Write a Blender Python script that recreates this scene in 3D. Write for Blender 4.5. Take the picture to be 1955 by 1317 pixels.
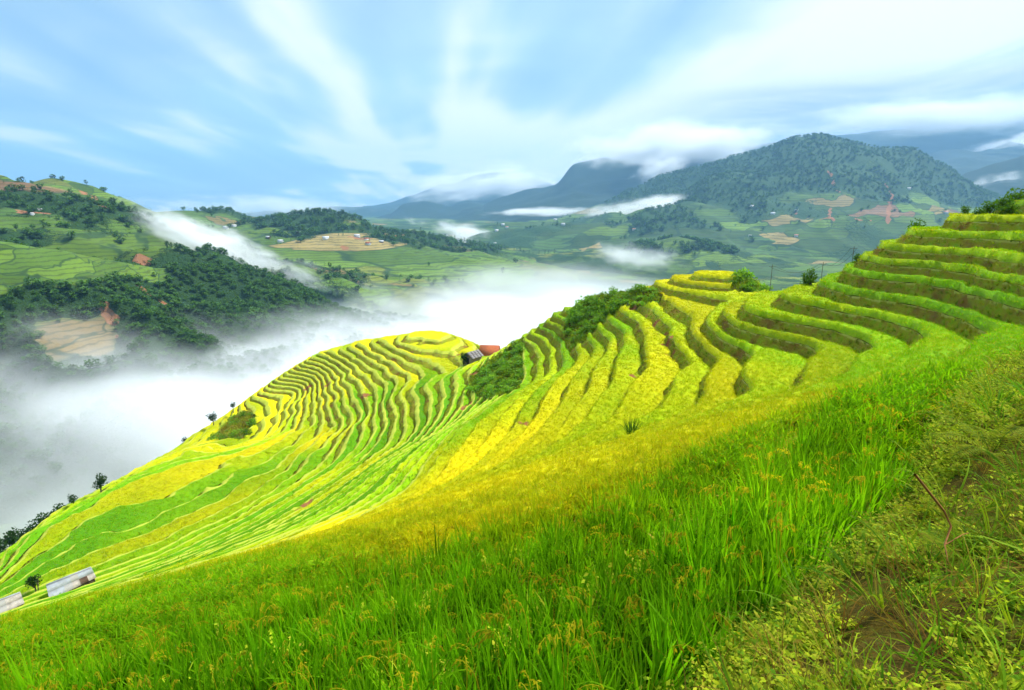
import bpy, bmesh, math, random
import numpy as np
from mathutils import Vector, Matrix
R = math.radians
random.seed(7); rng = np.random.default_rng(7)
sc = bpy.context.scene
for o in list(bpy.data.objects): bpy.data.objects.remove(o)

# ---------------------------------------------------------------- camera, world, sun, exposure
cam_d = bpy.data.cameras.new('camera'); cam = bpy.data.objects.new('camera', cam_d); sc.collection.objects.link(cam)
cam_d.sensor_width = 36; cam_d.lens = 36 * 1067.0 / 1955.0
cam_d.clip_start = 0.05; cam_d.clip_end = 40000
cam.location = (0, 0, 0); cam.rotation_euler = (R(90 - 13.62), 0, 0)
sc.camera = cam
sc.view_settings.view_transform = 'Standard'; sc.view_settings.look = 'None'
sc.view_settings.gamma = 1; sc.view_settings.use_curve_mapping = False
sc.view_settings.exposure = 1.2
sc.render.engine = 'CYCLES'
cy = sc.cycles
cy.use_denoising = True; cy.use_adaptive_sampling = True; cy.adaptive_threshold = 0.025; cy.adaptive_min_samples = 16
cy.max_bounces = 8; cy.diffuse_bounces = 2; cy.glossy_bounces = 1; cy.transmission_bounces = 2; cy.transparent_max_bounces = 4
cy.volume_bounces = 6; cy.volume_max_steps = 256; cy.volume_step_rate = 1.0
cy.caustics_reflective = False; cy.caustics_refractive = False

class NT:
    """short-hand for building node trees"""
    def __init__(self, tree): self.t = tree; self.t.nodes.clear()
    def n(self, kind, **kw):
        d = self.t.nodes.new(kind); ins = kw.pop('ins', {})
        for k, v in kw.items(): setattr(d, k, v)
        for k, v in ins.items(): self.set(d, k, v)
        return d
    def set(self, d, k, v):
        s = d.inputs[k]
        if isinstance(v, bpy.types.NodeSocket): self.t.links.new(v, s)
        elif isinstance(v, bpy.types.Node): self.t.links.new(v.outputs[0], s)
        else: s.default_value = v
    def math(self, op, a, b=None, c=None, clamp=False):
        d = self.n('ShaderNodeMath', operation=op, use_clamp=clamp); self.set(d, 0, a)
        if b is not None: self.set(d, 1, b)
        if c is not None: self.set(d, 2, c)
        return d.outputs[0]
    def mix(self, f, a, b, blend='MIX'):
        d = self.n('ShaderNodeMix', data_type='RGBA', blend_type=blend)
        self.set(d, 0, f); self.set(d, 6, a); self.set(d, 7, b); return d.outputs[2]
    def ramp(self, f, stops, interp='LINEAR'):
        d = self.n('ShaderNodeValToRGB'); self.set(d, 0, f); cr = d.color_ramp; cr.interpolation = interp
        while len(cr.elements) < len(stops): cr.elements.new(0.5)
        for e, (p, c) in zip(cr.elements, stops):
            e.position = p; e.color = (c, c, c, 1) if not isinstance(c, (tuple, list)) else (*c, 1)
        return d.outputs[0]
    def maprange(self, v, a, b, c=0.0, d=1.0, smooth=True):
        m = self.n('ShaderNodeMapRange', interpolation_type='SMOOTHSTEP' if smooth else 'LINEAR')
        for i, q in enumerate((v, a, b, c, d)): self.set(m, i, q)
        return m.outputs[0]
    def noise(self, vec, scale, detail=3.0, rough=0.55, dist=0.0, dim='3D'):
        d = self.n('ShaderNodeTexNoise', noise_dimensions=dim); self.set(d, 'Vector', vec); self.set(d, 'Scale', scale)
        self.set(d, 'Detail', detail); self.set(d, 'Roughness', rough); self.set(d, 'Distortion', dist); return d.outputs[0]
    def vec(self, x, y, z):
        d = self.n('ShaderNodeCombineXYZ'); self.set(d, 0, x); self.set(d, 1, y); self.set(d, 2, z); return d.outputs[0]

SUN_EL, SUN_AZ = R(55), R(62)           # azimuth clockwise from straight ahead (+Y)
# cloud streaks by lane: position across the wind (c), width, brightness
LANES = [(-4.2, .4, .5), (-3.1, .28, .6), (-2.15, .24, .75), (-1.70, .16, .4), (-.64, .17, .8), (-1.02, .18, .4), (.10, .10, .25), (.80, .14, .3), (1.12, .16, .4), (3.4, .5, .6)]
def make_world():
    w = bpy.data.worlds.new('World'); sc.world = w; w.use_nodes = True
    N = NT(w.node_tree)
    sky = N.n('ShaderNodeTexSky', sky_type='NISHITA', sun_disc=False, sun_elevation=SUN_EL, sun_rotation=SUN_AZ,
              altitude=1200, air_density=1.3, dust_density=0.6, ozone_density=2.5)
    tc = N.n('ShaderNodeTexCoord'); sep = N.n('ShaderNodeSeparateXYZ', ins={0: tc.outputs['Generated']})
    x, y, z = sep.outputs
    zc = N.math('ADD', N.math('MAXIMUM', z, 0.0), 0.09)
    px = N.math('DIVIDE', x, zc); py = N.math('DIVIDE', y, zc)
    # cloud sheet dragged along the wind: c runs across the streaks, l along them
    c = N.math('ADD', px, N.math('MULTIPLY', py, 0.105)); l = N.math('SUBTRACT', py, N.math('MULTIPLY', px, 0.105))
    wob = N.noise(N.vec(N.math('MULTIPLY', c, .7), N.math('MULTIPLY', l, 0.45), 0.0), 1.0, 3.0, 0.5, 0.2)
    fine = N.noise(N.vec(N.math('ADD', c, 31.7), N.math('MULTIPLY', l, 0.16), 4.0), 2.1, 3.0, 0.45, 0.5)
    big = N.noise(N.vec(N.math('MULTIPLY', c, .8), N.math('MULTIPLY', l, 0.45), 7.0), 1.0, 3.0, 0.5, 0.6)
    cw = N.math('ADD', c, N.math('MULTIPLY', N.math('SUBTRACT', wob, 0.5), .9))
    m = None
    for p, wd, a in LANES:
        q = N.math('DIVIDE', N.math('SUBTRACT', cw, p), wd)
        g = N.math('MULTIPLY', N.math('EXPONENT', N.math('MULTIPLY', N.math('MULTIPLY', q, q), -1.0)), a)
        m = g if m is None else N.math('ADD', m, g)
    # the sun stands behind thick cloud up on the right: one broad bright mass
    q1 = N.math('DIVIDE', N.math('SUBTRACT', cw, 1.85), .62); q2 = N.math('DIVIDE', N.math('SUBTRACT', l, 2.25), .55)
    mass = N.math('EXPONENT', N.math('MULTIPLY', N.math('ADD', N.math('MULTIPLY', q1, q1), N.math('MULTIPLY', q2, q2)), -1.0))
    m = N.math('ADD', m, N.math('MULTIPLY', mass, 2.0))
    m = N.math('ADD', N.math('MULTIPLY', m, .46), N.math('MULTIPLY', N.math('SUBTRACT', fine, 0.36), 1.25))
    m = N.math('ADD', m, N.math('MULTIPLY', N.math('SUBTRACT', big, 0.36), 1.55))
    # lower down the sheet thickens to a bright bank straight ahead and thins to blue on the left
    az = N.math('ARCTAN2', x, y)
    bank = N.math('MULTIPLY', N.math('MULTIPLY', N.maprange(az, -.45, -.08), N.maprange(z, .22, .10)), N.math('ADD', .25, N.math('MULTIPLY', big, .9)))
    m = N.math('ADD', m, bank)
    # low grey blue cloud layers over the ranges
    lay = N.noise(N.vec(N.math('MULTIPLY', az, 2.2), N.math('MULTIPLY', z, 17.0), 3.0), 1.3, 5.0, .6, .4)
    m = N.math('SUBTRACT', m, N.math('MULTIPLY', N.math('MULTIPLY', N.maprange(z, .12, .0), N.maprange(az, .15, -.3)), N.math('MULTIPLY', lay, 1.25)))
    m = N.maprange(m, -.12, 1.1)
    blue = N.mix(0.88, sky.outputs[0], SKY_BLUE)
    thin = N.mix(N.maprange(big, .35, .65), SKY_PALE, SKY_CYAN)
    col = N.mix(N.maprange(m, 0, .55, smooth=False), blue, thin); col = N.mix(N.maprange(m, .45, 1.0), col, SKY_WHITE)
    # heavier grey cloud under the bright patch on the right
    heavy = N.math('MULTIPLY', N.math('MULTIPLY', N.maprange(az, .12, .45), N.maprange(z, .20, .15)), N.maprange(lay, .25, .62))
    col = N.mix(N.math('MULTIPLY', heavy, .9), col, SKY_HEAVY)
    # below the horizon: the same pale air
    col = N.mix(N.maprange(z, -0.02, -0.12), col, (1.8, 2.2, 2.5, 1))
    bg = N.n('ShaderNodeBackground', ins={0: col, 1: 0.1}); out = N.n('ShaderNodeOutputWorld', ins={0: bg})
SKY_BLUE = (1.45, 2.5, 3.55, 1); SKY_WHITE = (5.2, 5.4, 5.5, 1); SKY_PALE = (2.6, 3.6, 4.25, 1); SKY_CYAN = (2.4, 3.7, 4.3, 1); SKY_HEAVY = (1.5, 2.1, 2.9, 1)
make_world()
sun_d = bpy.data.lights.new('sun', 'SUN'); sun = bpy.data.objects.new('sun', sun_d); sc.collection.objects.link(sun)
sun_d.energy = 3.5; sun_d.angle = R(11); sun_d.color = (1.0, 0.95, 0.86)
sdir = Vector((math.sin(SUN_AZ) * math.cos(SUN_EL), math.cos(SUN_AZ) * math.cos(SUN_EL), math.sin(SUN_EL)))
sun.rotation_euler = (-sdir).to_track_quat('-Z', 'Y').to_euler(); sun.location = (60, -20, 80)

def material(name):
    m = bpy.data.materials.new(name); m.use_nodes = True
    return m, NT(m.node_tree)

def mesh_object(name, V, T, mats=(), parent=None, smooth=False, attrs=None, mi=None, kind=None):
    """triangles or quads -> ONE mesh object"""
    V = np.asarray(V, np.float32); T = np.asarray(T, np.int32)
    me = bpy.data.meshes.new(name); me.vertices.add(len(V)); me.vertices.foreach_set('co', V.ravel())
    k = T.shape[1]; me.loops.add(T.size); me.loops.foreach_set('vertex_index', T.ravel())
    me.polygons.add(len(T)); me.polygons.foreach_set('loop_start', np.arange(0, T.size, k, dtype=np.int32))
    if mi is not None: me.polygons.foreach_set('material_index', np.asarray(mi, np.int32))
    me.update(calc_edges=True)
    if smooth: me.polygons.foreach_set('use_smooth', np.ones(len(T), bool))
    for m in mats: me.materials.append(m)
    for a, v in (attrs or {}).items():
        v = np.asarray(v, np.float32)
        if v.ndim == 1: me.attributes.new(a, 'FLOAT', 'POINT').data.foreach_set('value', v)
        else: me.attributes.new(a, 'FLOAT_VECTOR', 'POINT').data.foreach_set('vector', v.ravel())
    o = bpy.data.objects.new(name, me); sc.collection.objects.link(o)
    if parent: o.parent = parent
    if kind: o['kind'] = kind
    return o

def tag(o, label=None, cat=None, group=None, kind=None):
    for k, v in (('label', label), ('category', cat), ('group', group), ('kind', kind)):
        if v: o[k] = v
    return o

# spot heights of the terraced hill, metres from the camera (x right, y ahead, z up)
SURVEY = np.array([(35.13,46.83,-1),(36.73,44.94,-1),(38.68,43.2,-1),(36.98,53.49,-2.2),(36.02,47.26,-2.2),(36.48,43.85,-2.2),(36.27,40.21,-2.2),(32.93,51.08,-3.4),(32.6,47.19,-3.4),(32.53,42.33,-3.4),(32.14,37.97,-3.4),(31.96,35.07,-3.4),(31.9,51.86,-4.5),(30.49,46.42,-4.5),(33.32,43.11,-4.5),(31.01,35.22,-4.5),(29.97,32.57,-4.5),(31.3,52.71,-5.6),(30.33,45.5,-5.6),(32.36,43.19,-5.6),(32.22,39.99,-5.6),(31.11,36.07,-5.6),(29.85,32.84,-5.6),(29.49,31.76,-5.6),(30.7,55.19,-7),(29.02,49.32,-7),(29.09,45.09,-7),(30.08,41.28,-7),(30.06,38.24,-7),(29.5,35.43,-7),(28.54,33.29,-7),(26.43,30.71,-7),(24.23,28.48,-7),(25.83,52.18,-8.2),(25.98,48.36,-8.2),(27.02,45.52,-8.2),(28.09,43.2,-8.2),(28,39.93,-8.2),(27.13,36.77,-8.2),(26.13,34.77,-8.2),(24.28,32.71,-8.2),(22.14,53.03,-9.4),(22.07,49.77,-9.4),(22.77,46.88,-9.4),(24.46,45.13,-9.4),(25.59,42.72,-9.4),(25.82,40.2,-9.4),(25.49,38.25,-9.4),(24.32,36.62,-9.4),(21.41,56.13,-10.6),(20.5,51.86,-10.6),(20.89,49.27,-10.6),(21.93,47.53,-10.6),(23.45,45.33,-10.6),(24.02,43.49,-10.6),(23.45,41.78,-10.6),(22.14,39.45,-10.6),(19.66,35.93,-10.6),(17.53,32.65,-10.6),(21.16,60.02,-11.8),(20.09,55.1,-11.8),(19.71,50.89,-11.8),(19.89,47.63,-11.8),(19.55,44.58,-11.8),(18.58,42.33,-11.8),(17.21,40.14,-11.8),(16.31,37.78,-11.8),(15.82,35.78,-11.8),(14.92,34.17,-11.8),(21.61,75.8,-13),(22.33,72.16,-13),(21.25,65.15,-13),(19.69,59.61,-13),(19.15,54.21,-13),(18.57,48.93,-13),(17.75,46.63,-13),(15.8,43.18,-13),(14.37,39.54,-13),(13.39,36.65,-13),(20.62,80.54,-14.2),(20.73,75.19,-14.2),(19.58,66.91,-14.2),(18.16,59.96,-14.2),(17.53,54.26,-14.2),(16.72,50.94,-14.2),(14.87,47.64,-14.2),(12.67,42.39,-14.2),(10.9,38.77,-14.2),(16.57,89.3,-15.4),(16.96,80.72,-15.4),(17.21,73.24,-15.4),(16.07,65.85,-15.4),(14.62,58.85,-15.4),(13.62,55.24,-15.4),(12.27,51.15,-15.4),(10.31,47.14,-15.4),(8.92,43.67,-15.4),(8.06,40.42,-15.4),(7.41,39.22,-15.4),(14.74,89.27,-16.6),(14.95,81.21,-16.6),(15.24,75.1,-16.6),(14.65,70.99,-16.6),(13.06,65.43,-16.6),(11.32,59.54,-16.6),(9.93,52.63,-16.6),(7.86,47.49,-16.6),(6.39,44.18,-16.6),(5.03,40.73,-16.6),(12.79,88.35,-17.8),(12.94,80.53,-17.8),(13.57,75.16,-17.8),(12.31,70.16,-17.8),(10.09,63.85,-17.8),(8.79,58.52,-17.8),(7.75,54.14,-17.8),(6.42,49.31,-17.8),(4.91,46.34,-17.8),(3.91,43.11,-17.8),(10.93,82.64,-19),(11.3,77.32,-19),(10.91,73.44,-19),(9.05,67.66,-19),(7.36,62.47,-19),(6,57.25,-19),(4.62,51.44,-19),(3.12,47.62,-19),(1.42,43.41,-19),(-0.58,39.65,-19),(9.38,84.24,-20.2),(9.23,77.19,-20.2),(8,71.17,-20.2),(5.23,64.67,-20.2),(3.83,59.38,-20.2),(2.79,54.68,-20.2),(1.79,50.36,-20.2),(0.49,46.85,-20.2),(-1.25,43.25,-20.2),(-2.37,41.11,-20.2),(7.96,104.7,-21.4),(7.39,96.82,-21.4),(7.55,86.38,-21.4),(7.35,79.34,-21.4),(6.41,72.55,-21.4),(4.13,67.41,-21.4),(2.53,63.3,-21.4),(1.05,56.96,-21.4),(0.56,53.63,-21.4),(-0.18,51.03,-21.4),(-2.01,46.69,-21.4),(-3.35,43.55,-21.4),(5.65,98.73,-22.6),(6.23,90.14,-22.6),(5.64,81.07,-22.6),(4.3,73.81,-22.6),(1.76,67.47,-22.6),(-0.39,61.18,-22.6),(-1.29,57.56,-22.6),(-2.14,53.9,-22.6),(-2.86,51.01,-22.6),(-4.39,46.63,-22.6),(3.76,96.07,-23.8),(4.41,88.24,-23.8),(3.82,80.68,-23.8),(2.59,74.25,-23.8),(-0.03,69.33,-23.8),(-2.64,62.47,-23.8),(-4.06,58.4,-23.8),(-5.31,53.98,-23.8),(-6.44,49.67,-23.8),(1.17,96.64,-25),(1.87,89.67,-25),(1.74,83.03,-25),(0.95,77.25,-25),(-2,71.1,-25),(-4.47,64.54,-25),(-5.97,61.18,-25),(-7.13,55.34,-25),(-8.1,50.42,-25),(-8.88,46.71,-25),(-11.05,43.57,-25),(-13.79,40.24,-25),(-16.55,38.3,-25),(-18.49,36.65,-25),(16.21,21.84,-7),(10.68,18.8,-7),(6.96,16.6,-7),(5.32,15.46,-7),(3.24,13.72,-7),(1.95,12.62,-7),(0.27,11.71,-7),(-1.64,10.68,-7),(-3.79,9.53,-7),(16.76,17.66,-5.6),(13.12,15.68,-5.6),(11.58,14.78,-5.6),(1.89,5.24,-3.4),(0.76,4.18,-3.4),(-0.22,3.57,-3.4),(-0.95,3.11,-3.4),(-1.84,2.6,-3.4),(1.1,1.93,-2.2),(1.46,2.28,-2.2),(2.29,2.92,-2.2),(3.3,3.68,-2.2),(4.36,4.42,-2.2),(-10.59,71.54,-30),(-10.2,107.3,-31),(-23.16,82.78,-36.5),(-30.8,71.79,-38),(-37.99,62.77,-39),(-42.93,55.34,-39),(-68.31,85.56,-45),(-67.35,64.74,-45),(-68.67,70.56,-45),(-69.37,77.5,-45),(-65.63,95.44,-45),(-59.29,101.81,-45),(-52.28,74.55,-42),(-54,105.79,-45.5),(-41.96,100.16,-42),(-28.37,95.49,-38),(-37.02,87.53,-40.5),(-16.95,138.4,-31),(-29.84,142.86,-32),(-42.01,146.57,-35),(-52.34,143.01,-38),(-61.9,138.13,-43),(-69.49,130.31,-48),(-77.48,122.47,-54),(-13.99,112.74,-32),(-24.13,113.43,-34.5),(-32.31,110.03,-38),(-43.04,115.24,-41),(-54.52,114.34,-45.5),(-54.16,131.89,-43.5),(-20.66,119.82,-32.8),(-21.26,99.03,-34.2),(-14.23,91.35,-32.5),(-7.97,113.24,-31),(-4.35,93.7,-28.5),(-1.68,98.63,-27),(-0.26,108.71,-26.5),(-6.18,86.57,-29),(0.2,-0.2,-1.6),(2,0,-1.3),(3.6,1.5,-1),(6,4,-1),(9,5,0.2),(8,0,0.6),(14,9,-1.4),(20,13,-2.4),(16,4,2.2),(30,12,0.2),(12,10.5,-3.3),(6,10,-3.8),(-16,1.5,-7),(-31,29,-25),(-20,-8,-6),(-38,12,-21),(-10,-8,-3),(0,-10,1.5),(12,-8,4),(27.8,31,-7),(33,28,-5.4),(38,23,-3.4),(42,18,-1),(46,33,0.6),(55,20,4),(46,48,1.4),(45,41,0.1),(60,45,4.5),(46,66,-8),(38,66,-10),(34,62,-8.6),(31,60,-8.4),(45,80,-18),(60,75,-14),(26,62,-10),(31,86,-9.2),(31,77,-11.6),(23,88,-12),(39,88,-12),(31,97,-14),(26,79,-11.8),(37,79,-11.8),(45,95,-22),(31,108,-26),(18,104,-24),(15,97,-14.6),(8,101,-18.5),(3,103,-22.5),(0,112,-29),(10,112,-30),(-4,124,-33),(20,120,-38),(45,118,-40),(-28,160,-44),(-8,158,-42),(-59,163,-56),(-82,150,-68),(-86,124,-63),(8,150,-50),(-28,190,-75),(-70,190,-90),(10,190,-80),(-80,65,-56),(-84,92,-57),(-95,95,-64),(-78,40,-56),(-70,20,-46),(-60,0,-34),(-50,20,-32),(-58,45,-41),(-100,60,-72),(-108,112,-78),(-100,20,-78),(40,160,-75),(80,120,-60),(95,90,-50),(90,60,-8),(95,30,10),(60,-5,13),(30,-12,9),(-30,-20,-8),(-70,-20,-30),(-140,80,-122),(-140,20,-115),(-130,150,-125),(-100,215,-128),(-20,225,-125),(50,215,-125),(110,160,-115),(-150,-20,-90)])
WILD = [[(1.42, 102.05), (-4.21, 102.09), (-7.01, 99.01), (-6.31, 88.42), (-2.89, 78.05), (0.33, 74.84), (1.09, 89.73), (1, 95)], [(9.59, 93.23), (10.11, 82.29), (15.92, 89.38), (20.67, 83.09), (21.9, 83.44), (20.92, 89.66), (17, 96), (12, 99)], [(31.81, 79.02), (34.89, 83.13), (36.45, 80.16), (32.63, 77.27)], [(-62.22, 109.45), (-65.39, 122.1), (-63.13, 124.79), (-59.16, 119.9), (-55.46, 107.03)], [(-3, -14), (-1.5, -2), (0.1, 0.85), (1.13, 1.98), (2.36, 3.0), (4.5, 4.6), (8.6, 7.3), (13.4, 9.1), (20, 12), (26, 14), (36, 17), (48, 14), (48, -14)]]
# ---------------------------------------------------------------- noise and the surveyed hill
def vnoise(x, y, seed=0):
    """smooth value noise, -1..1"""
    xi = np.floor(x).astype(np.int64); yi = np.floor(y).astype(np.int64)
    fx = x - xi; fy = y - yi
    def h(a, b):
        n = (a * 374761393 + b * 668265263 + seed * 974634671) & 0x7fffffff
        n = ((n ^ (n >> 13)) * 1274126177) & 0x7fffffff
        n = ((n ^ (n >> 16)) * 1911520717) & 0x7fffffff
        return (n ^ (n >> 15)).astype(np.float64) / 0x40000000 - 1.0
    ux = fx * fx * fx * (fx * (fx * 6 - 15) + 10); uy = fy * fy * fy * (fy * (fy * 6 - 15) + 10)
    a = h(xi, yi); b = h(xi + 1, yi); c = h(xi, yi + 1); d = h(xi + 1, yi + 1)
    return (a + (b - a) * ux) + ((c + (d - c) * ux) - (a + (b - a) * ux)) * uy

def fbm(x, y, oct=4, seed=0, gain=0.5):
    s = 0; a = 1.0; t = 0
    for i in range(oct):
        s = s + a * vnoise(x * 2 ** i + 17.3 * i, y * 2 ** i - 9.1 * i, seed + i); t += a; a *= gain
    return s / t

def sstep(a, b, x):
    t = np.clip((x - a) / (b - a), 0, 1); return t * t * (3 - 2 * t)

class Spline:
    """thin plate spline through surveyed spot heights"""
    def __init__(self, P, lam=0.0004, S=100.0):
        self.S = S; self.P = P[:, :2] / S; n = len(P)
        d = np.linalg.norm(self.P[:, None] - self.P[None], axis=2)
        A = np.zeros((n + 3, n + 3)); A[:n, :n] = self.k(d) + lam * np.eye(n)
        A[:n, n] = 1; A[:n, n + 1:] = self.P; A[n:, :n] = A[:n, n:].T
        self.w = np.linalg.solve(A, np.concatenate([P[:, 2], [0, 0, 0]])); self.n = n
    @staticmethod
    def k(d):
        d2 = d * d + 1e-12; return 0.5 * d2 * np.log(d2)
    def __call__(self, x, y):
        q = np.stack([np.ravel(x), np.ravel(y)], 1) / self.S; out = np.empty(len(q))
        for i in range(0, len(q), 40000):
            c = q[i:i + 40000]
            d2 = ((c[:, None, 0] - self.P[None, :, 0]) ** 2 + (c[:, None, 1] - self.P[None, :, 1]) ** 2) + 1e-12
            out[i:i + 40000] = (0.5 * d2 * np.log(d2)) @ self.w[:self.n] + self.w[self.n] + c @ self.w[self.n + 1:]
        return out.reshape(np.shape(x))

spline = Spline(SURVEY)
CROWN = (31.0, 86.0)
LEVELS = [0.2 + 1.2 * i for i in range(5)][::-1] + [-1.0, -2.2, -3.4, -4.5, -5.6, -7.0] + [-8.2 - 1.2 * i for i in range(15)]
LEVELS += [-25.9 - 0.8 * i for i in range(16)] + [-38.6 - 0.7 * i for i in range(14)] + [-48.6 - 0.9 * i for i in range(14)]
LEVELS = np.array(sorted(LEVELS))                       # ascending field heights

def ground_raw(x, y):
    """smooth hill surface, with the wavering a hand-dug terrace edge has"""
    h = spline(x, y)
    r = np.hypot(x, y); far = sstep(60, 110, r)
    amp = 0.16 * sstep(6, 30, r) + 0.25 * far
    h = h + amp * fbm(x / 5.5, y / 5.5, 3, 5) + 0.5 * far * vnoise(x / 11., y / 11., 9)
    return h

def crown_mask(x, y):
    return 1 - sstep(13.0, 17.0, np.hypot(x - CROWN[0], y - CROWN[1]))

def to_steps(h, x, y):
    return h + 0.3333 * crown_mask(x, y) * np.maximum(0, h + 11.8)
def from_steps(H, x, y):
    return np.where(H > -11.8, -11.8 + (H + 11.8) / (1 + 0.3333 * crown_mask(x, y)), H)

def in_poly(x, y, poly, soft=1.5):
    """1 inside the polygon, fading over `soft` metres outside"""
    p = np.array(poly, float); x = np.asarray(x, float); y = np.asarray(y, float)
    ins = np.zeros(x.shape, bool); dmin = np.full(x.shape, 1e9)
    for i in range(len(p)):
        a = p[i]; b = p[(i + 1) % len(p)]
        c = ((a[1] > y) != (b[1] > y)) & (x < (b[0] - a[0]) * (y - a[1]) / (b[1] - a[1] + 1e-12) + a[0]); ins ^= c
        d = b - a; t = np.clip(((x - a[0]) * d[0] + (y - a[1]) * d[1]) / (d @ d + 1e-12), 0, 1)
        dmin = np.minimum(dmin, np.hypot(x - a[0] - t * d[0], y - a[1] - t * d[1]))
    return np.where(ins, 1.0, 1 - sstep(0, soft, dmin))

def wild_mask(x, y):
    """where the slope is left unterraced: bushes, verge beside the path, scrub below the fields"""
    m = np.zeros(np.shape(x))
    for poly in WILD:
        m = np.maximum(m, in_poly(x, y, poly))
    return m

def axis(parts):
    out = []
    for a, b, s in parts:
        n = max(1, int(round((b - a) / s))); out += list(a + (b - a) * np.arange(n) / n)
    out.append(parts[-1][1]); return np.array(out)

def cut(F, T, f, level):
    """split triangles T by the level set F[f] == level; F: dict of per-vertex arrays"""
    s = F[f] - level
    s = np.where(np.abs(s) < 1e-6, 1e-6, s)
    sg = s[T] > 0; n = sg.sum(1)
    m = (n == 1) | (n == 2)
    if not m.any(): return F, T
    C = T[m]; g = sg[m]; lone = np.where(n[m] == 1, 1, 0)[:, None] == g
    k = lone.argmax(1); r = np.arange(len(C))
    a = C[r, k]; b = C[r, (k + 1) % 3]; c = C[r, (k + 2) % 3]
    e = np.concatenate([np.stack([a, b], 1), np.stack([a, c], 1)]); e.sort(1)
    N = len(s); key = e[:, 0] * np.int64(N) + e[:, 1]
    u, inv = np.unique(key, return_inverse=True)
    i, j = u // N, u % N
    t = s[i] / (s[i] - s[j]); t = np.clip(t, 0.0, 1.0)
    G = {q: np.concatenate([v, v[i] + (v[j] - v[i]) * t]) for q, v in F.items()}
    G[f][N:] = level
    p = N + inv[:len(C)]; q = N + inv[len(C):]
    T2 = np.concatenate([T[~m], np.stack([a, p, q], 1), np.stack([p, b, c], 1), np.stack([p, c, q], 1)])
    return G, T2

def build_terraces():
    X = axis([(-150, -92, 3), (-92, -60, .9), (-60, -12, .6), (-12, 10, .4), (10, 48, .55), (48, 110, 3)])
    Y = axis([(-15, -1, 1.5), (-1, 16, .4), (16, 70, .55), (70, 112, .6), (112, 160, .9), (160, 226, 3)])
    gx, gy = np.meshgrid(X, Y); x = gx.ravel(); y = gy.ravel()
    h = ground_raw(gx, gy)
    dy, dx = np.gradient(h, Y, X); grad = np.hypot(dx, dy).ravel(); h = h.ravel()
    nx, ny = len(X), len(Y)
    idx = np.arange(nx * ny).reshape(ny, nx)
    a, b, c, d = idx[:-1, :-1].ravel(), idx[:-1, 1:].ravel(), idx[1:, 1:].ravel(), idx[1:, :-1].ravel()
    T = np.concatenate([np.stack([a, b, c], 1), np.stack([a, c, d], 1)])
    H = to_steps(h, x, y)
    # foot of each bank: a horizontal run of about half a metre
    k = np.clip(np.searchsorted(LEVELS, H, side='right'), 1, len(LEVELS) - 1)
    step = LEVELS[k] - LEVELS[k - 1]
    run = np.where(np.hypot(x, y) > 70, .75, .55)
    run = run * (.95 + .55 * vnoise(x / 5.0, y / 5.0, 57) + .3 * vnoise(x / 1.8, y / 1.8, 58))       # some banks have slumped, some are cut steep
    foot = np.clip(run * grad, 0.07 * step, 0.5 * step)
    inset = np.clip(np.where(h < -25, .95, np.where(np.hypot(x, y) > 60, .55, .30)) * grad, 0.05 * step, 0.38 * step)
    F = dict(x=x, y=y, H=H, q=H + foot, e=H - inset, w=wild_mask(x, y))
    for L in LEVELS: F, T = cut(F, T, 'H', L)
    for L in LEVELS: F, T = cut(F, T, 'q', L)
    for L in LEVELS: F, T = cut(F, T, 'e', L)
    # classify every triangle
    Hc = F['H'][T].mean(1); qc = F['q'][T].mean(1)
    lev = np.searchsorted(LEVELS, Hc, side='right') - 1
    lev = np.clip(lev, 0, len(LEVELS) - 2)
    bank = qc >= LEVELS[lev + 1]
    # heights: shared vertices agree because lips lie on level lines and feet on foot lines
    Hv, qv = F['H'], F['q']
    kv = np.clip(np.searchsorted(LEVELS, Hv + 1e-7, side='right') - 1, 0, len(LEVELS) - 2)
    up = LEVELS[kv + 1]; lo = LEVELS[kv]
    fv = np.maximum(qv - Hv, 1e-4)
    t = np.clip((qv - up) / fv, 0, 1)
    zH = lo + (up - lo) * t ** 0.8
    xx, yy = F['x'], F['y']
    z = from_steps(zH, xx, yy); zs = from_steps(Hv, xx, yy)
    off = np.maximum(F['w'], np.maximum(sstep(-57, -60, zs), 0))
    z = z * (1 - off) + zs * off
    z = z + 0.04 * vnoise(xx * 1.7, yy * 1.7, 31) * sstep(2, 10, np.hypot(xx, yy))
    inner = np.clip((Hv - lo) / np.maximum(Hv - F['e'], 1e-4), 0, 1)      # 0 on the lip, 1 from the inset line inwards
    heel = np.clip((up - qv) / .25, 0, 1)                                  # 0 at the foot of the bank above
    return np.stack([xx, yy, z], 1), T, lev, bank, off, zs, inner, heel

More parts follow.
